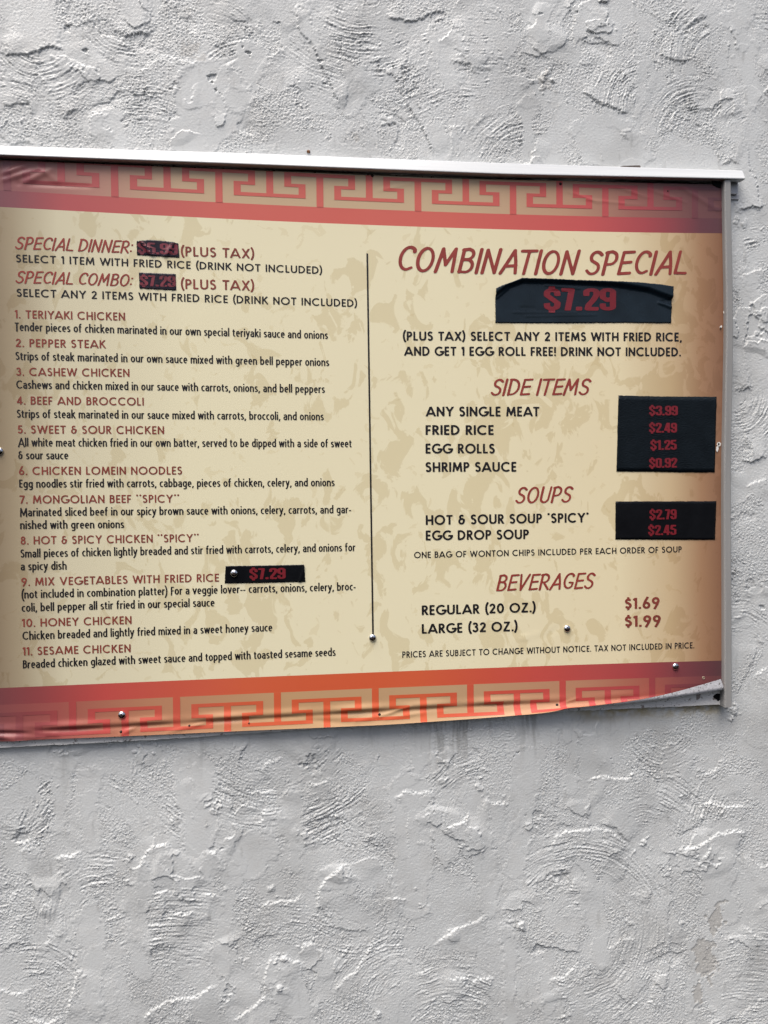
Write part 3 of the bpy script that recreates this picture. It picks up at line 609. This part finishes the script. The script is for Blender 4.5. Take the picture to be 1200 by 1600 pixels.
board = thing('menu_board', 'cream and red takeaway menu board under a white rail on the stucco wall', 'menu board', (float(P(600, 700)[0]), 0.0, float(P(600, 1132)[2])))
BINV = Matrix.Translation(-board.location)
def adopt(o, parent=board):
    o.parent = parent; return o

# backing panel, ragged lower edge
pb = pline([(-260, 1184), (0, 1168.5), (240, 1156.5), (600, 1132), (880, 1112), (1132, 1101)])
xs2 = np.linspace(PX(-260, 700)[0], PX(1136, 1000)[0], 220); zb = pb(xs2)+_br.normal(0, .00028, 220); zt = PX(600, 272)[1]
v = []; f = []
for k, (x, z) in enumerate(zip(xs2, zb)):
    v += [(x, .0010, z), (x, .0010, z+.05), (x, .0010, zt), (x, .0080, z), (x, .0080, zt)]
    if k:
        a, b = 5*(k-1), 5*k
        f += [(a, b, b+1, a+1), (a+1, b+1, b+2, a+2), (a, a+3, b+3, b), (a+2, b+2, b+4, a+4), (a+3, a+4, b+4, b+3)]
n_ = 5*(len(xs2)-1); f += [(n_, n_+3, n_+4, n_+2, n_+1), (0, 1, 2, 4, 3)]
panel = link_mesh('backing_panel', v, f, PANEL, board)
panel['label'] = 'weathered white panel bared at the lower right corner'

# banner: cream field, then printed borders as its sub-parts
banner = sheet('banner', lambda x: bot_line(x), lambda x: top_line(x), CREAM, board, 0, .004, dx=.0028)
banner['label'] = 'printed vinyl menu sheet with curled lower right corner'
BW_T, BW_B = .0182, .0190
top_edge_px = [(-260, 243), (0, 252), (400, 268), (700, 281), (870, 284), (960, 286), (1050, 288.5), (1132, 290)]
tedge = pline(top_edge_px)
def child(o, nm=None):
    o.parent = banner; return o
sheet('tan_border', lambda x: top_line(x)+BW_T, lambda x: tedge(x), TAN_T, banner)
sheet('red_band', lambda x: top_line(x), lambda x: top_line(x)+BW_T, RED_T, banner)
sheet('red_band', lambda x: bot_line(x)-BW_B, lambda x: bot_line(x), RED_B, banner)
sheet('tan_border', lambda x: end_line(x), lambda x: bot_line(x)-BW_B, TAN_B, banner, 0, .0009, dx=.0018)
# back of the vinyl where it curls over
o = sheet('vinyl_back', lambda x: end_line(x)+.0002, lambda x: fold_line(x)+.004, VBACK, banner, -.0004, .0007, xa=PX(760, 1100)[0], dx=.0018)
# greek key: red line, period and levels measured on the artwork
PER = .1145
def key_rects(c0, n, sgn):
    r = []; hw = .0040; half = .356*PER
    for k in range(n):
        c = c0+k*PER; d = c+PER/2
        r += [(c-hw, c+hw, 0, .034), (c-half, c+half, .034, .0380), (c+half-.0080, c+half, .0252, .034), (c-half, c-half+.0080, .0252, .034)]
        r += [(d-hw, d+hw, .0130, .0470), (d-half, d+half, .0090, .0130), (d-half, d-half+.0080, .0130, .0215), (d+half-.0080, d+half, .0130, .0215)]
        # middle bars join hook to hook
        r += [(d-half, c+half, .0215, .0252), (d+half-(.712-.5)*PER, d+half, .0215, .0252)]
    return r
def key_border(rects, base, sgn, mat, lim, dz=.0011):
    V, Fc = [], []
    for xa, xb, a, b in rects:
        xa, xb = max(xa, XL), min(xb, XR)
        if xb-xa < .0005: continue
        n = max(2, int((xb-xa)/.0021)+2); x = np.linspace(xa, xb, n); mrow = max(2, int((b-a)/dz)+2)
        t = np.linspace(0, 1, mrow)[:, None]; bl = base(x)[None]
        Z = bl+sgn*(a+(b-a)*t); Z = np.minimum(Z, lim(x)[None]-.0002) if sgn > 0 else np.maximum(Z, lim(x)[None]+.0002)
        X = np.broadcast_to(x[None], Z.shape)
        p = surf(X, Z, .00022).reshape(-1, 3); i = np.arange(n*mrow).reshape(mrow, n)+len(V)
        q_ = np.stack([i[:-1, :-1], i[:-1, 1:], i[1:, 1:], i[1:, :-1]], -1).reshape(-1, 4)
        if sgn < 0: q_ = q_[:, ::-1]
        V += p.tolist(); Fc += q_.tolist()
    return link_mesh('greek_key_border', V, Fc, mat, banner, True)
kt = key_border(key_rects(PX(499.7, 300)[0]-7*PER, 12, 1), lambda x: top_line(x)+BW_T, 1, RED_T, tedge)
kt['label'] = 'red greek key line along the top edge'
kb = key_border(key_rects(PX(433.4, 1080)[0]-6*PER, 11, -1), lambda x: bot_line(x)-BW_B, -1, RED_B, end_line)
kb['label'] = 'red greek key line along the curled bottom edge'

# ------------------------------------------------------------------ lettering on the vinyl
def lettering(name, s, font, p0, p1, cap, mat, parent, label=None, bow=0.0, lift=.00028, capr=None, onto=surf):
    """s set along the baseline p0 -> p1 (photograph points of first and last ink), cap height in pixels"""
    gap = FONTS[font][7]; sp = {'caps': .40, 'capsbold': .40, 'capslight': .42, 'brush': .26, 'text': .26, 'fat': .2}[font]
    pen = 0; items = []; first = None
    for ch in s:
        if ch == ' ': pen += sp; continue
        V, Fc, lo, hi, adv = glyph(font, ch)
        kern = 0
        if items:
            pair = items[-1][0]+ch
            if pair in ('AT', 'TA', 'AY', 'YA', 'AV', 'VA', 'LT', 'AC', 'WI', 'RT', 'KI'): kern = -.05
        pen += kern; items.append((ch, pen)); pen += adv+gap
    x_lo = items[0][1]+glyph(font, items[0][0])[2]; x_hi = items[-1][1]+glyph(font, items[-1][0])[3]
    a, b = np.array(PX(*p0)), np.array(PX(*p1)); W = x_hi-x_lo
    h0 = PX(p0[0], p0[1]-cap)[1]-a[1]; h1 = h0 if capr is None else PX(p1[0], p1[1]-capr)[1]-b[1]
    bw = bow*.00075
    VV, FF = [], []
    for ch, x in items:
        V, Fc, lo, hi, adv = glyph(font, ch)
        t = (V[:, 0]+x-x_lo)/W; base = a[None]+(b-a)[None]*t[:, None]
        hh = h0+(h1-h0)*t; X = base[:, 0]; Z = base[:, 1]-bw*4*t*(1-t)+V[:, 1]*hh
        FF += [tuple(np.array(q_)+len(VV)) for q_ in Fc]; VV += onto(X, Z, lift).tolist()
    o = link_mesh(name, VV, FF, mat, parent)
    if label: o['label'] = label
    return o
LT = lambda nm, s, font, p0, p1, cap, mat, lab=None, **k: lettering(nm, s, font, p0, p1, cap, mat, banner, lab, **k)
H_, D_, T_, M_ = 'heading_lettering', 'dish_name', 'dish_description', 'menu_lettering'
LT(H_, 'SPECIAL DINNER:', 'brush', (25, 390.2), (209.5, 397.0), 19, INK_HEAD, 'red brush heading reading special dinner')
LT(M_, '(PLUS TAX)', 'caps', (283.3, 401.4), (397.5, 405.2), 15, INK_RED)
LT(M_, 'SELECT 1 ITEM WITH FRIED RICE (DRINK NOT INCLUDED)', 'caps', (26.7, 410.9), (503.3, 429.3), 12.0, INK)
LT(H_, 'SPECIAL COMBO:', 'brush', (25.7, 443), (209.5, 448.4), 18.5, INK_HEAD, 'red brush heading reading special combo')
LT(M_, '(PLUS TAX)', 'caps', (283.3, 452.5), (397.5, 455.2), 15.5, INK_RED)
LT(M_, 'SELECT ANY 2 ITEMS WITH FRIED RICE (DRINK NOT INCLUDED)', 'caps', (27.7, 464.4), (557.7, 480.7), 12.3, INK)
for s, a, b in [('1. TERIYAKI CHICKEN', (24.3, 498), (196.5, 502)), ('2. PEPPER STEAK', (26, 542.6), (167, 545)), ('3. CASHEW CHICKEN', (26.8, 587.5), (203.3, 589.6)), ('4. BEEF AND BROCCOLI', (27.5, 632.4), (225.6, 634.2)), ('5. SWEET & SOUR CHICKEN', (29.3, 677.5), (257.2, 678.7)),
                ('6. CHICKEN LOMEIN NOODLES', (31, 742), (285.2, 741.5)), ('7. MONGOLIAN BEEF **SPICY**', (32, 786.8), (280.7, 785.2)), ('8. HOT & SPICY CHICKEN **SPICY**', (33.8, 850.6), (311.3, 846.4)), ('9. MIX VEGETABLES WITH FRIED RICE', (35, 915), (342.8, 908.2)), ('10. HONEY CHICKEN', (35.8, 978.9), (206.6, 974.3)), ('11. SESAME CHICKEN', (36.8, 1023), (205.2, 1018.2))]:
    LT(D_, s, 'caps', a, b, 12.7, INK_RED, 'brick red dish name '+s.replace('*', '').lower().replace('.', ''))
for s, a, b in [('Tender pieces of chicken marinated in our own special teriyaki sauce and onions', (24.5, 517.4), (512.4, 530.4)), ('Strips of steak marinated in our own sauce mixed with green bell pepper onions', (25.8, 563), (514.3, 572.6)), ('Cashews and chicken mixed in our sauce with carrots, onions, and bell peppers', (26.8, 607.5), (507.6, 614.4)),
                ('Strips of steak marinated in our sauce mixed with carrots, broccoli, and onions', (27.8, 653), (505.8, 657)), ('All white meat chicken fried in our own batter, served to be dipped with a side of sweet', (29.3, 697.6), (549.3, 699)), ('& sour sauce', (29.8, 717.6), (108, 717.6)), ('Egg noodles stir fried with carrots, cabbage, pieces of chicken, celery, and onions', (31.5, 762), (522.8, 759.6)),
                ('Marinated sliced beef in our spicy brown sauce with onions, celery, carrots, and gar-', (32.8, 806.5), (548.4, 801.6)), ('nished with green onions', (33, 826.4), (195, 824.8)), ('Small pieces of chicken lightly breaded and stir fried with carrots, celery, and onions for', (33.8, 870.8), (555, 860.6)), ('a spicy dish', (34, 890.6), (105.5, 889.4)),
                ('(not included in combination platter) For a veggie lover-- carrots, onions, celery, broc-', (35.3, 934.3), (555.5, 921.6)), ('coli, bell pepper all stir fried in our special sauce', (35.5, 955), (335.8, 946.6)), ('Chicken breaded and lightly fried mixed in a sweet honey sauce', (36.8, 998.8), (425.7, 985.3)), ('Breaded chicken glazed with sweet sauce and topped with toasted sesame seeds', (37.5, 1043.2), (524.3, 1023.6))]:
    LT(T_, s, 'text', a, b, 12.8, INK)
LT(H_, 'COMBINATION SPECIAL', 'brush', (622, 424), (1071, 429.2), 38, INK_HEAD, 'large red brush heading reading combination special', bow=2.6, capr=35.5)
LT(M_, '(PLUS TAX) SELECT ANY 2 ITEMS WITH FRIED RICE,', 'capsbold', (628.8, 532.8), (1063.5, 534.0), 14.0, INK)
LT(M_, 'AND GET 1 EGG ROLL FREE! DRINK NOT INCLUDED.', 'capsbold', (630.5, 556.3), (1062, 557.2), 14.0, INK)
LT(H_, 'SIDE ITEMS', 'brush', (765.5, 618), (923, 617), 25, INK_HEAD, 'red brush heading reading side items')
for s, y, y2, x1 in [('ANY SINGLE MEAT', 650.8, 650.8, 841.5), ('FRIED RICE', 679.6, 679.6, 770.3), ('EGG ROLLS', 708.6, 708.5, 772.2), ('SHRIMP SAUCE', 737.4, 736.8, 805.6)]:
    LT(M_, s, 'capsbold', (664.2, y), (x1, y2), 15, INK)
LT(H_, 'SOUPS', 'brush', (803.8, 786), (895, 784.2), 24.5, INK_HEAD, 'red brush heading reading soups')
LT(M_, 'HOT & SOUR SOUP *SPICY*', 'capsbold', (664.5, 820), (918.3, 815.8), 15, INK)
LT(M_, 'EGG DROP SOUP', 'capsbold', (664.5, 844), (825.2, 841.8), 15, INK)
LT(M_, 'ONE BAG OF WONTON CHIPS INCLUDED PER EACH ORDER OF SOUP', 'caps', (646.3, 871.8), (1063.3, 862.6), 9.8, INK)
LT(H_, 'BEVERAGES', 'brush', (773.8, 922.6), (929.5, 918.6), 24.5, INK_HEAD, 'red brush heading reading beverages')
LT(M_, 'REGULAR (20 OZ.)', 'capsbold', (658.3, 960.4), (835.8, 955.6), 15, INK)
LT(M_, 'LARGE (32 OZ.)', 'capsbold', (658.3, 989.3), (807.6, 985), 15, INK)
LT('price_lettering', '$1.69', 'capsbold', (974.7, 951.2), (1028.8, 949.6), 17.2, INK_RED)
LT('price_lettering', '$1.99', 'capsbold', (974.7, 978.8), (1030.7, 977.6), 17.2, INK_RED)
LT(M_, 'PRICES ARE SUBJECT TO CHANGE WITHOUT NOTICE. TAX NOT INCLUDED IN PRICE.', 'caps', (628, 1026.8), (1082.7, 1012), 9.8, INK)
# column rule
a, b = PX(573.4, 397.3), PX(582.4, 994); V, Fc = [], []
for k in range(61):
    t = k/60; x, z = a[0]+(b[0]-a[0])*t, a[1]+(b[1]-a[1])*t
    V += surf(np.array([x-.0010, x+.0010]), np.array([z, z]), .00028).tolist()
    if k: Fc.append((2*k-2, 2*k, 2*k+1, 2*k-1))
link_mesh('divider_line', V, Fc, INK, banner)

# ------------------------------------------------------------------ black price patches stuck over old prices
def tape(name, c, rough, bumps=.25, bs=160):
    m = NT(name, rough, .22 if 'purple' in name else .26 if 'blue' in name else .10); m.base(m.ramp(m.noise(40, 3, .6), [(.3, tuple(v*.8 for v in c)), (.7, tuple(v*1.2 for v in c))]))
    h = m.noise(bs, 3, .55, 0, None, (1, 1, 2.2)); m.bump(h, bumps, .0008)
    m.l(m.ramp(m.noise(25, 3, .6), [(.3, (rough*.7,)*3), (.7, (rough*1.4,)*3)]), m.b.inputs['Roughness']); return m.m
TAPE = tape('black_vinyl_tape', (.006, .0065, .008), .20, .12)
TAPE_N = tape('blue_black_vinyl_tape', (.009, .016, .023), .24, .10, 90)  # bluish sky reflection put into the base colour of black tape
TAPE_C = tape('crinkled_black_vinyl', (.007, .010, .013), .20, .9, 330)
TAPE_P = tape('purple_black_vinyl', (.016, .012, .020), .26, .3, 220)
def inside(poly, x, y):
    c_ = np.zeros(x.shape, bool); n = len(poly)
    for i in range(n):
        (xa, ya), (xb, yb) = poly[i], poly[i-1]
        if ya == yb: continue
        c_ ^= ((ya > y) != (yb > y)) & (x < (xb-xa)*(y-ya)/(yb-ya)+xa)
    return c_
def patch(pts, mat, label, relief=None, th=.0004, ns=40, seed=1):
    """a cut piece of vinyl: outline given by photograph points (top edge left to right, then bottom edge left to right)"""
    top, bot = [np.array([PX(*p) for p in e]) for e in pts]
    rr = np.random.default_rng(seed)
    t = np.linspace(0, 1, ns)
    def along(e):
        L = np.r_[0, np.cumsum(np.hypot(*np.diff(e, axis=0).T))]; L /= L[-1]
        return np.stack([np.interp(t, L, e[:, 0]), np.interp(t, L, e[:, 1])], -1)
    T, B = along(top), along(bot); T[1:-1, 1] += rr.normal(0, .00012, ns-2); B[1:-1, 1] += rr.normal(0, .00012, ns-2)
    m_ = 40 if ns > 100 else 18; s = np.linspace(0, 1, m_)[:, None, None]
    G = B[None]*(1-s)+T[None]*s
    G[:, 0, 0] += rr.normal(0, .00012, m_); G[:, -1, 0] += rr.normal(0, .00012, m_)
    X, Z = G[..., 0], G[..., 1]
    def onto(x, z, lift=0.0):
        y = -bump_y(x, z)-.0006-lift
        if relief is not None: y = y-relief(np.asarray(x), np.asarray(z))
        return np.stack([x, y, z], -1)
    v = onto(X, Z).reshape(-1, 3); back = v+np.array([0, th, 0]); N = len(v)
    i = np.arange(N).reshape(m_, ns)
    f = np.stack([i[:-1, :-1], i[:-1, 1:], i[1:, 1:], i[1:, :-1]], -1).reshape(-1, 4).tolist()
    rim = list(i[0, :])+list(i[1:, -1])+list(i[-1, -2::-1])+list(i[-2:0, 0][::-1] if False else i[1:-1, 0][::-1])
    for k in range(len(rim)):
        a_, b_ = rim[k], rim[(k+1) % len(rim)]; f.append((a_, a_+N, b_+N, b_))
    o = link_mesh('price_patch', np.vstack([v, back]), f, mat, board, True)
    o['label'] = label; return o, onto
def ink_on(pt, s, p0, p1, cap, mat=TAPE_RED, font='fat'):
    o, onto = pt
    lettering('price_lettering', s, font, p0, p1, cap, mat, o, None, lift=.00025, onto=lambda x, z, l: onto(x, z, l))
def crease(curve_px, w_mm, amp):
    q_ = np.array([PX(*p) for p in curve_px])
    return lambda x, z: amp*np.tanh((z-np.interp(x, q_[:, 0], q_[:, 1]))/(w_mm*.001))
# top right: wide patch whose upper edge has come loose and leans outwards
c1 = np.array([PX(*p) for p in [(772, 467), (790, 453), (815, 444), (900, 446), (960, 450), (1010, 458), (1048, 472)]])
def rel_big(x, z):
    u = z-np.interp(x, c1[:, 0], c1[:, 1]); o = np.minimum(np.maximum(u, 0)*.85, .0042) + .00018*np.sin(60*x)*np.sin(90*z+1)
    for (ax_, ay_), (bx_, by_), wd, hg in [((1028, 474), (1048, 482), .0016, .0013), ((1030, 473), (1050, 469), .0012, -.0010), ((774, 467), (792, 452), .0012, .0012), ((812, 482), (834, 483), .0010, -.0006), ((800, 489), (900, 490), .0010, .0003), ((820, 495), (930, 493), .0009, .0003), ((850, 447), (905, 452), .0010, .0005), ((858, 453), (885, 459), .0008, -.0004)]:
        a_, b_ = np.array(PX(ax_, ay_)), np.array(PX(bx_, by_)); e = b_-a_; L = np.hypot(*e); e = e/L
        t = np.clip((x-a_[0])*e[0]+(z-a_[1])*e[1], 0, L); o = o + hg*np.exp(-(np.hypot(x-a_[0]-t*e[0], z-a_[1]-t*e[1])/wd)**2)
    return np.maximum(o, -.0003)
ptb = patch(([(772.5, 453), (778, 450), (800, 442), (812.5, 437), (850, 438), (900, 440), (960, 442), (996, 443.8), (1030, 447), (1048, 450.2)], [(773, 505.2), (830, 505.8), (900, 505.6), (980, 505), (1046.5, 505.6)]), TAPE_N, 'wide black patch with painted blue sky sheen, loose upper edge and large price', rel_big, ns=150, seed=2)
ink_on(ptb, '$7.29', (848, 486.5), (960.6, 486.2), 35)
def rel_a(x, z):
    a_ = PX(232, 392); b_ = PX(268, 388); return .0011*np.exp(-(((x-a_[0])+(z-a_[1])*.8)/.003)**2)+.0010*np.exp(-(((x-b_[0])-(z-b_[1])*.6)/.0028)**2)
pt = patch(([(214.5, 378.8), (226, 377.3), (236, 376.4), (255, 378), (268, 379.5), (279, 382)], [(215, 399.6), (245, 401.4), (281, 403.8)]), TAPE_P, 'small buckled patch after special dinner', rel_a, seed=3)
ink_on(pt, '$5.99', (216, 397.6), (278.6, 400.2), 17.5, plain('faded_red_digits', (.15, .016, .028), .35, .5, var=.25))
pt = patch(([(218.2, 427.2), (245, 428.3), (275.2, 429.5)], [(219, 451.6), (245, 453.2), (276, 454.8)]), TAPE_P, 'small patch after special combo', lambda x, z: .0002*np.sin(700*x), seed=4)
ink_on(pt, '$7.29', (219.5, 448.4), (275.5, 449.8), 17.0, plain('dull_red_digits', (.16, .020, .030), .35, .5, var=.25))
ptn = patch(([(352.8, 884), (415, 883), (475.2, 881.8)], [(351.4, 911), (415, 909.8), (477, 908.4)]), TAPE, 'narrow black patch after mix vegetables held by a screw', lambda x, z: .0011*np.maximum(0, 1-np.abs((x-PX(473, 895)[0])-(z-PX(473, 895)[1])*.35)/.0024), seed=5, ns=60)
ink_on(ptn, '$7.29', (390, 904.8), (446.4, 903.8), 17.2)
pt3 = patch(([(964.5, 618.4), (1010, 619.6), (1060, 620.2), (1117.5, 620.4)], [(961.5, 736.8), (1010, 737), (1060, 738), (1114.5, 738)]), TAPE_C, 'large crinkled black patch with four side item prices', seed=6, ns=60)
for s, p0, p1, c_ in [('$3.99', (1012, 649.4), (1056.8, 649.5), 15.0), ('$2.49', (1012, 676.4), (1055.5, 676.2), 15.2), ('$1.25', (1014, 703.4), (1055, 702.8), 15.2), ('$0.92', (1012, 731.4), (1055.8, 730.6), 15.2)]: ink_on(pt3, s, p0, p1, c_)
pt4 = patch(([(960, 783.4), (1040, 783.1), (1117, 783)], [(959.8, 842.4), (1040, 843), (1115, 843)]), TAPE, 'flat black patch with two soup prices', seed=7)
for s, p0, p1, c_ in [('$2.79', (1012.5, 811.6), (1055, 811), 15.6), ('$2.45', (1010.5, 836), (1054.5, 835.4), 15.6)]: ink_on(pt4, s, p0, p1, c_)

# ------------------------------------------------------------------ rail, side channel, bracket
m = NT('white_aluminium_rail', .32, .5)
c = m.ramp(m.noise(18, 4, .6, 0, None, (.12, 1, 9)), [(.3, (.48, .495, .505)), (.7, (.57, .585, .59))]); m.base(c); m.bump(m.noise(60, 3, .5, 0, None, (.1, 1, 6)), .12, .0006); RAIL = m.m
def loft(name, sections, mat, parent, closed=True):
    n = len(sections[0]); V = [p for s in sections for p in s]; Fc = []
    for k in range(len(sections)-1):
        for i in range(n if closed else n-1):
            a_, b_ = k*n+i, k*n+(i+1) % n; Fc.append((a_, b_, b_+n, a_+n))
    Fc += [tuple(range(n))[::-1], tuple(range((len(sections)-1)*n, len(sections)*n))]
    return link_mesh(name, V, Fc, mat, parent)
def rail_section(px):
    yb = np.interp(px, [-260, 0, 400, 800, 1165], [232, 242.3, 257.2, 272.6, 279.8]); yt = np.interp(px, [-260, 0, 400, 800, 1165], [218.5, 227.3, 239.6, 255.2, 266.6])
    bx_, bz_ = PX(px, yb, -.0120); x = bx_
    # height of the upper front edge, 6 mm further back, on the same upright line
    tz = PX(px, yt, -.0062)[1]
    return [(x, -.0120, bz_+.0008), (x, -.0116, bz_+.0022), (x, -.0070, tz-.0012), (x, -.0060, tz), (x, .0070, tz+.0010), (x, .0070, bz_+.003), (x, -.0015, bz_+.0018), (x, -.0018, bz_), (x, -.0114, bz_)]
rail = loft('top_rail', [rail_section(p) for p in np.linspace(-260, 1164.6, 24)], RAIL, board)
rail['label'] = 'white sloped rail along the top edge'; bevel(rail, .0005, 2)
m = NT('grey_channel', .42, .45); c = m.ramp(m.noise(20, 4, .6, 0, None, (6, 1, .4)), [(.3, (.235, .232, .226)), (.7, (.285, .28, .27))]); m.base(c); CHAN = m.m
def post_section(py):
    bw = 3.4*math.exp(-((py-500)/150)**2)-.6*math.exp(-((py-760)/120)**2)
    l = PX(np.interp(py, [280, 1105], [1126.2, 1126.8])+bw, py, -.002); x = l[0]; z = l[1]; r = PX(np.interp(py, [280, 1105], [1142, 1144])+bw, py, -.0095)[0]
    return [(x, .0078, z), (x, -.0080, z), (x+.0006, -.0091, z), (x+.0016, -.0096, z), (r-.0012, -.0096, z), (r-.0003, -.0090, z), (r, -.0078, z), (r, .0078, z)]
post = loft('side_channel', [post_section(p) for p in np.linspace(281.5, 1103, 26)], CHAN, board)
post['label'] = 'grey upright channel on the right edge'
x0, z0 = PX(1141.5, 303.5, .002); x1, z1 = PX(1152, 278, .002)
v, f = box(x0-.006, x1, .0005, .0078, z0, z1); o = link_mesh('corner_bracket', v, f, plain('pale_bracket_paint', (.50, .50, .51), .45, var=.06), board); bevel(o, .0006)
x0, z0 = PX(1141.5, 314, .010); x1, z1 = PX(1151, 306.5, .010)
v, f = box(x0-.006, x1, .0045, .0078, z0, z1); o = link_mesh('corner_bracket', v, f, o.data.materials[0], board); bevel(o, .0006)

# dark gaps and damage on the board
def blob(name, pts, depth, mat, parent, th=.0005, seed=1):
    q_ = np.array([PX(*p, depth) for p in pts]); n = len(q_)
    V = [(x, depth, z) for x, z in q_]+[(x, depth+th, z) for x, z in q_]
    Fc = [tuple(range(n))]+[(i, i+n, (i+1) % n+n, (i+1) % n) for i in range(n)]
    return link_mesh(name, V, Fc, mat, parent)
DARK = plain('dark_hole', (.006, .006, .007), .8, .1)
o = blob('corner_hole', [(1114, 1089), (1117, 1085), (1121, 1083.5), (1125, 1084), (1125.5, 1093), (1122, 1096), (1119.5, 1093), (1117, 1091.5)], .0006, DARK, board); o['label'] = 'black ragged hole in the bared corner'
o = blob('corner_gap', [(1112, 282), (1124, 281), (1127, 286), (1126, 294), (1120, 292), (1114, 288)], -.0040, DARK, board)
CHIP = plain('chipped_white', (.72, .70, .66), .6, var=.08)
for pts in ([(1119.5, 698), (1122.5, 696.5), (1122.8, 702), (1120.8, 706.5), (1119, 704)], [(1121, 691.5), (1124.5, 690.5), (1126.5, 693), (1125.5, 697), (1122, 697.5), (1120, 694.5)], [(1124.6, 511), (1127.5, 508), (1128.4, 510.5), (1125.4, 514)], [(1130, 487), (1132, 485.4), (1132.4, 489), (1130.6, 490)]):
    blob('vinyl_tear', pts, -.0042, CHIP, board, .0003)
blob('nail_hole', [(1121.8, 692.6), (1123.6, 692.2), (1124.6, 694), (1123.4, 695.8), (1121.9, 695)], -.0044, DARK, board, .0002)
blob('nail_hole', [(1125.2, 511.6), (1126.4, 511), (1127, 513), (1125.8, 515)], -.0044, DARK, board, .0002)

# ------------------------------------------------------------------ screws, nails, grommet
STEEL = plain('zinc_steel', (.62, .63, .65), .20, .5, 1.0, var=.10, vs=300)
RUST = plain('dark_rusty_steel', (.035, .022, .018), .55, .4, .4, var=.4, vs=500)
def lathe(prof, n=28):
    V, Fc = [], []
    for r, y in prof:
        V += [(r*math.cos(2*math.pi*k/n), y, r*math.sin(2*math.pi*k/n)) for k in range(n)]
    for j in range(len(prof)-1):
        for k in range(n): Fc.append((j*n+k, (j+1)*n+k, (j+1)*n+(k+1) % n, j*n+(k+1) % n))
    Fc.append(tuple(range((len(prof)-1)*n, len(prof)*n))); return V, Fc
R_ = .0043
dome = [(R_*.96, .0002), (R_, -.0006)]+[(R_*math.cos(a_), -.0006-.0024*math.sin(a_)) for a_ in np.linspace(.12, 1.38, 8)]
def cross(ang, s=.0022, d=.00070, y0=-.00312, y1=-.0026):
    o = [(-d, -s), (d, -s), (d, -d), (s, -d), (s, d), (d, d), (d, s), (-d, s), (-d, d), (-s, d), (-s, -d), (-d, -d)]
    ca, sa = math.cos(ang), math.sin(ang); q_ = [(x*ca-z*sa, x*sa+z*ca) for x, z in o]; n = len(q_)
    V = [(x, y0, z) for x, z in q_]+[(x, y1, z) for x, z in q_]
    return V, [tuple(range(n))]+[(i, i+n, (i+1) % n+n, (i+1) % n) for i in range(n)]
def screw(px, py, ang, lift=0.0, sc=1.0):
    x, z = PX(px, py, -.005); y = -float(bump_y(x, z))-lift
    V, Fc = lathe(dome); V = [(x+a_*sc, y+b_*sc, z+c_*sc) for a_, b_, c_ in V]
    o = link_mesh('screw', V, Fc, STEEL, board, True)
    V, Fc = cross(ang); V = [(x+a_*sc, y+b_*sc, z+c_*sc) for a_, b_, c_ in V]
    link_mesh('cross_recess', V, Fc, RUST, o); return o
for px, py, ang, lf in [(582.4, 996.9, .4, 0), (886.8, 982.5, .2, 0), (1056.5, 1041.9, .7, 0), (190, 1117.7, .1, 0), (365.6, 896, .6, .0007), (-2, 705, .3, 0)]: screw(px, py, ang, lf)
def nail(px, py, r, mat=RUST):
    x, z = PX(px, py, -.004); p = surf(np.array([x]), np.array([z]), .0002)[0]
    V, Fc = lathe([(r, .0005), (r, -.0003), (r*.7, -.0007), (r*.2, -.0008)], 12)
    return link_mesh('nail', [(p[0]+a_, p[1]+b_, z+c_) for a_, b_, c_ in V], Fc, mat, board, True)
for px, py, r in [(189, 1143.5, .0015), (295.7, 1134, .0012), (593, 1116.7, .0017), (870.5, 1101.5, .0017), (270.7, 259, .0013), (581.7, 274, .0017), (876, 287, .0016), (1044, 298, .0010), (389, 1130.5, .0010)]: nail(px, py, r)
x, z = PX(1100, 1059.5, -.004); y = -float(bump_y(x, z))
V, Fc = lathe([(.0019, .0006), (.0019, -.0004), (.0011, -.0004), (.0010, .0002)], 18)
g = link_mesh('grommet', [(x+a_, y+b_, z+c_) for a_, b_, c_ in V], Fc, plain('pale_brass', (.42, .36, .26), .4, metal=.6), board, True)

# ------------------------------------------------------------------ loose bits on and above the rail
s = blob('bark_scrap', [(970, 260), (974, 258.9), (988, 258.6), (999, 258.2), (1001, 259.2), (1000, 266), (972, 266)], -.0040, plain('dry_bark', (.10, .082, .072), .8, var=.4, vs=900), None, .0022)
s['label'] = 'thin dark brown scrap lying on top of the white rail'; s['category'] = 'scrap'
x, z = PX(482, 237.5, .008)
V, Fc = lathe([(.0020, .006), (.0021, .0), (.0016, -.0012), (.0005, -.0018)], 14)
s = link_mesh('rusty_nail', [(x+a_, .0068+b_, z+c_*.8) for a_, b_, c_ in V], Fc, plain('orange_rust', (.16, .075, .035), .8, .3, var=.4, vs=900), None, True)
s['label'] = 'small rusty nail head in the stucco just above the white rail'; s['category'] = 'nail'

# parts were modelled in place: keep them there under the board's base point
for o in board.children: o.matrix_parent_inverse = BINV
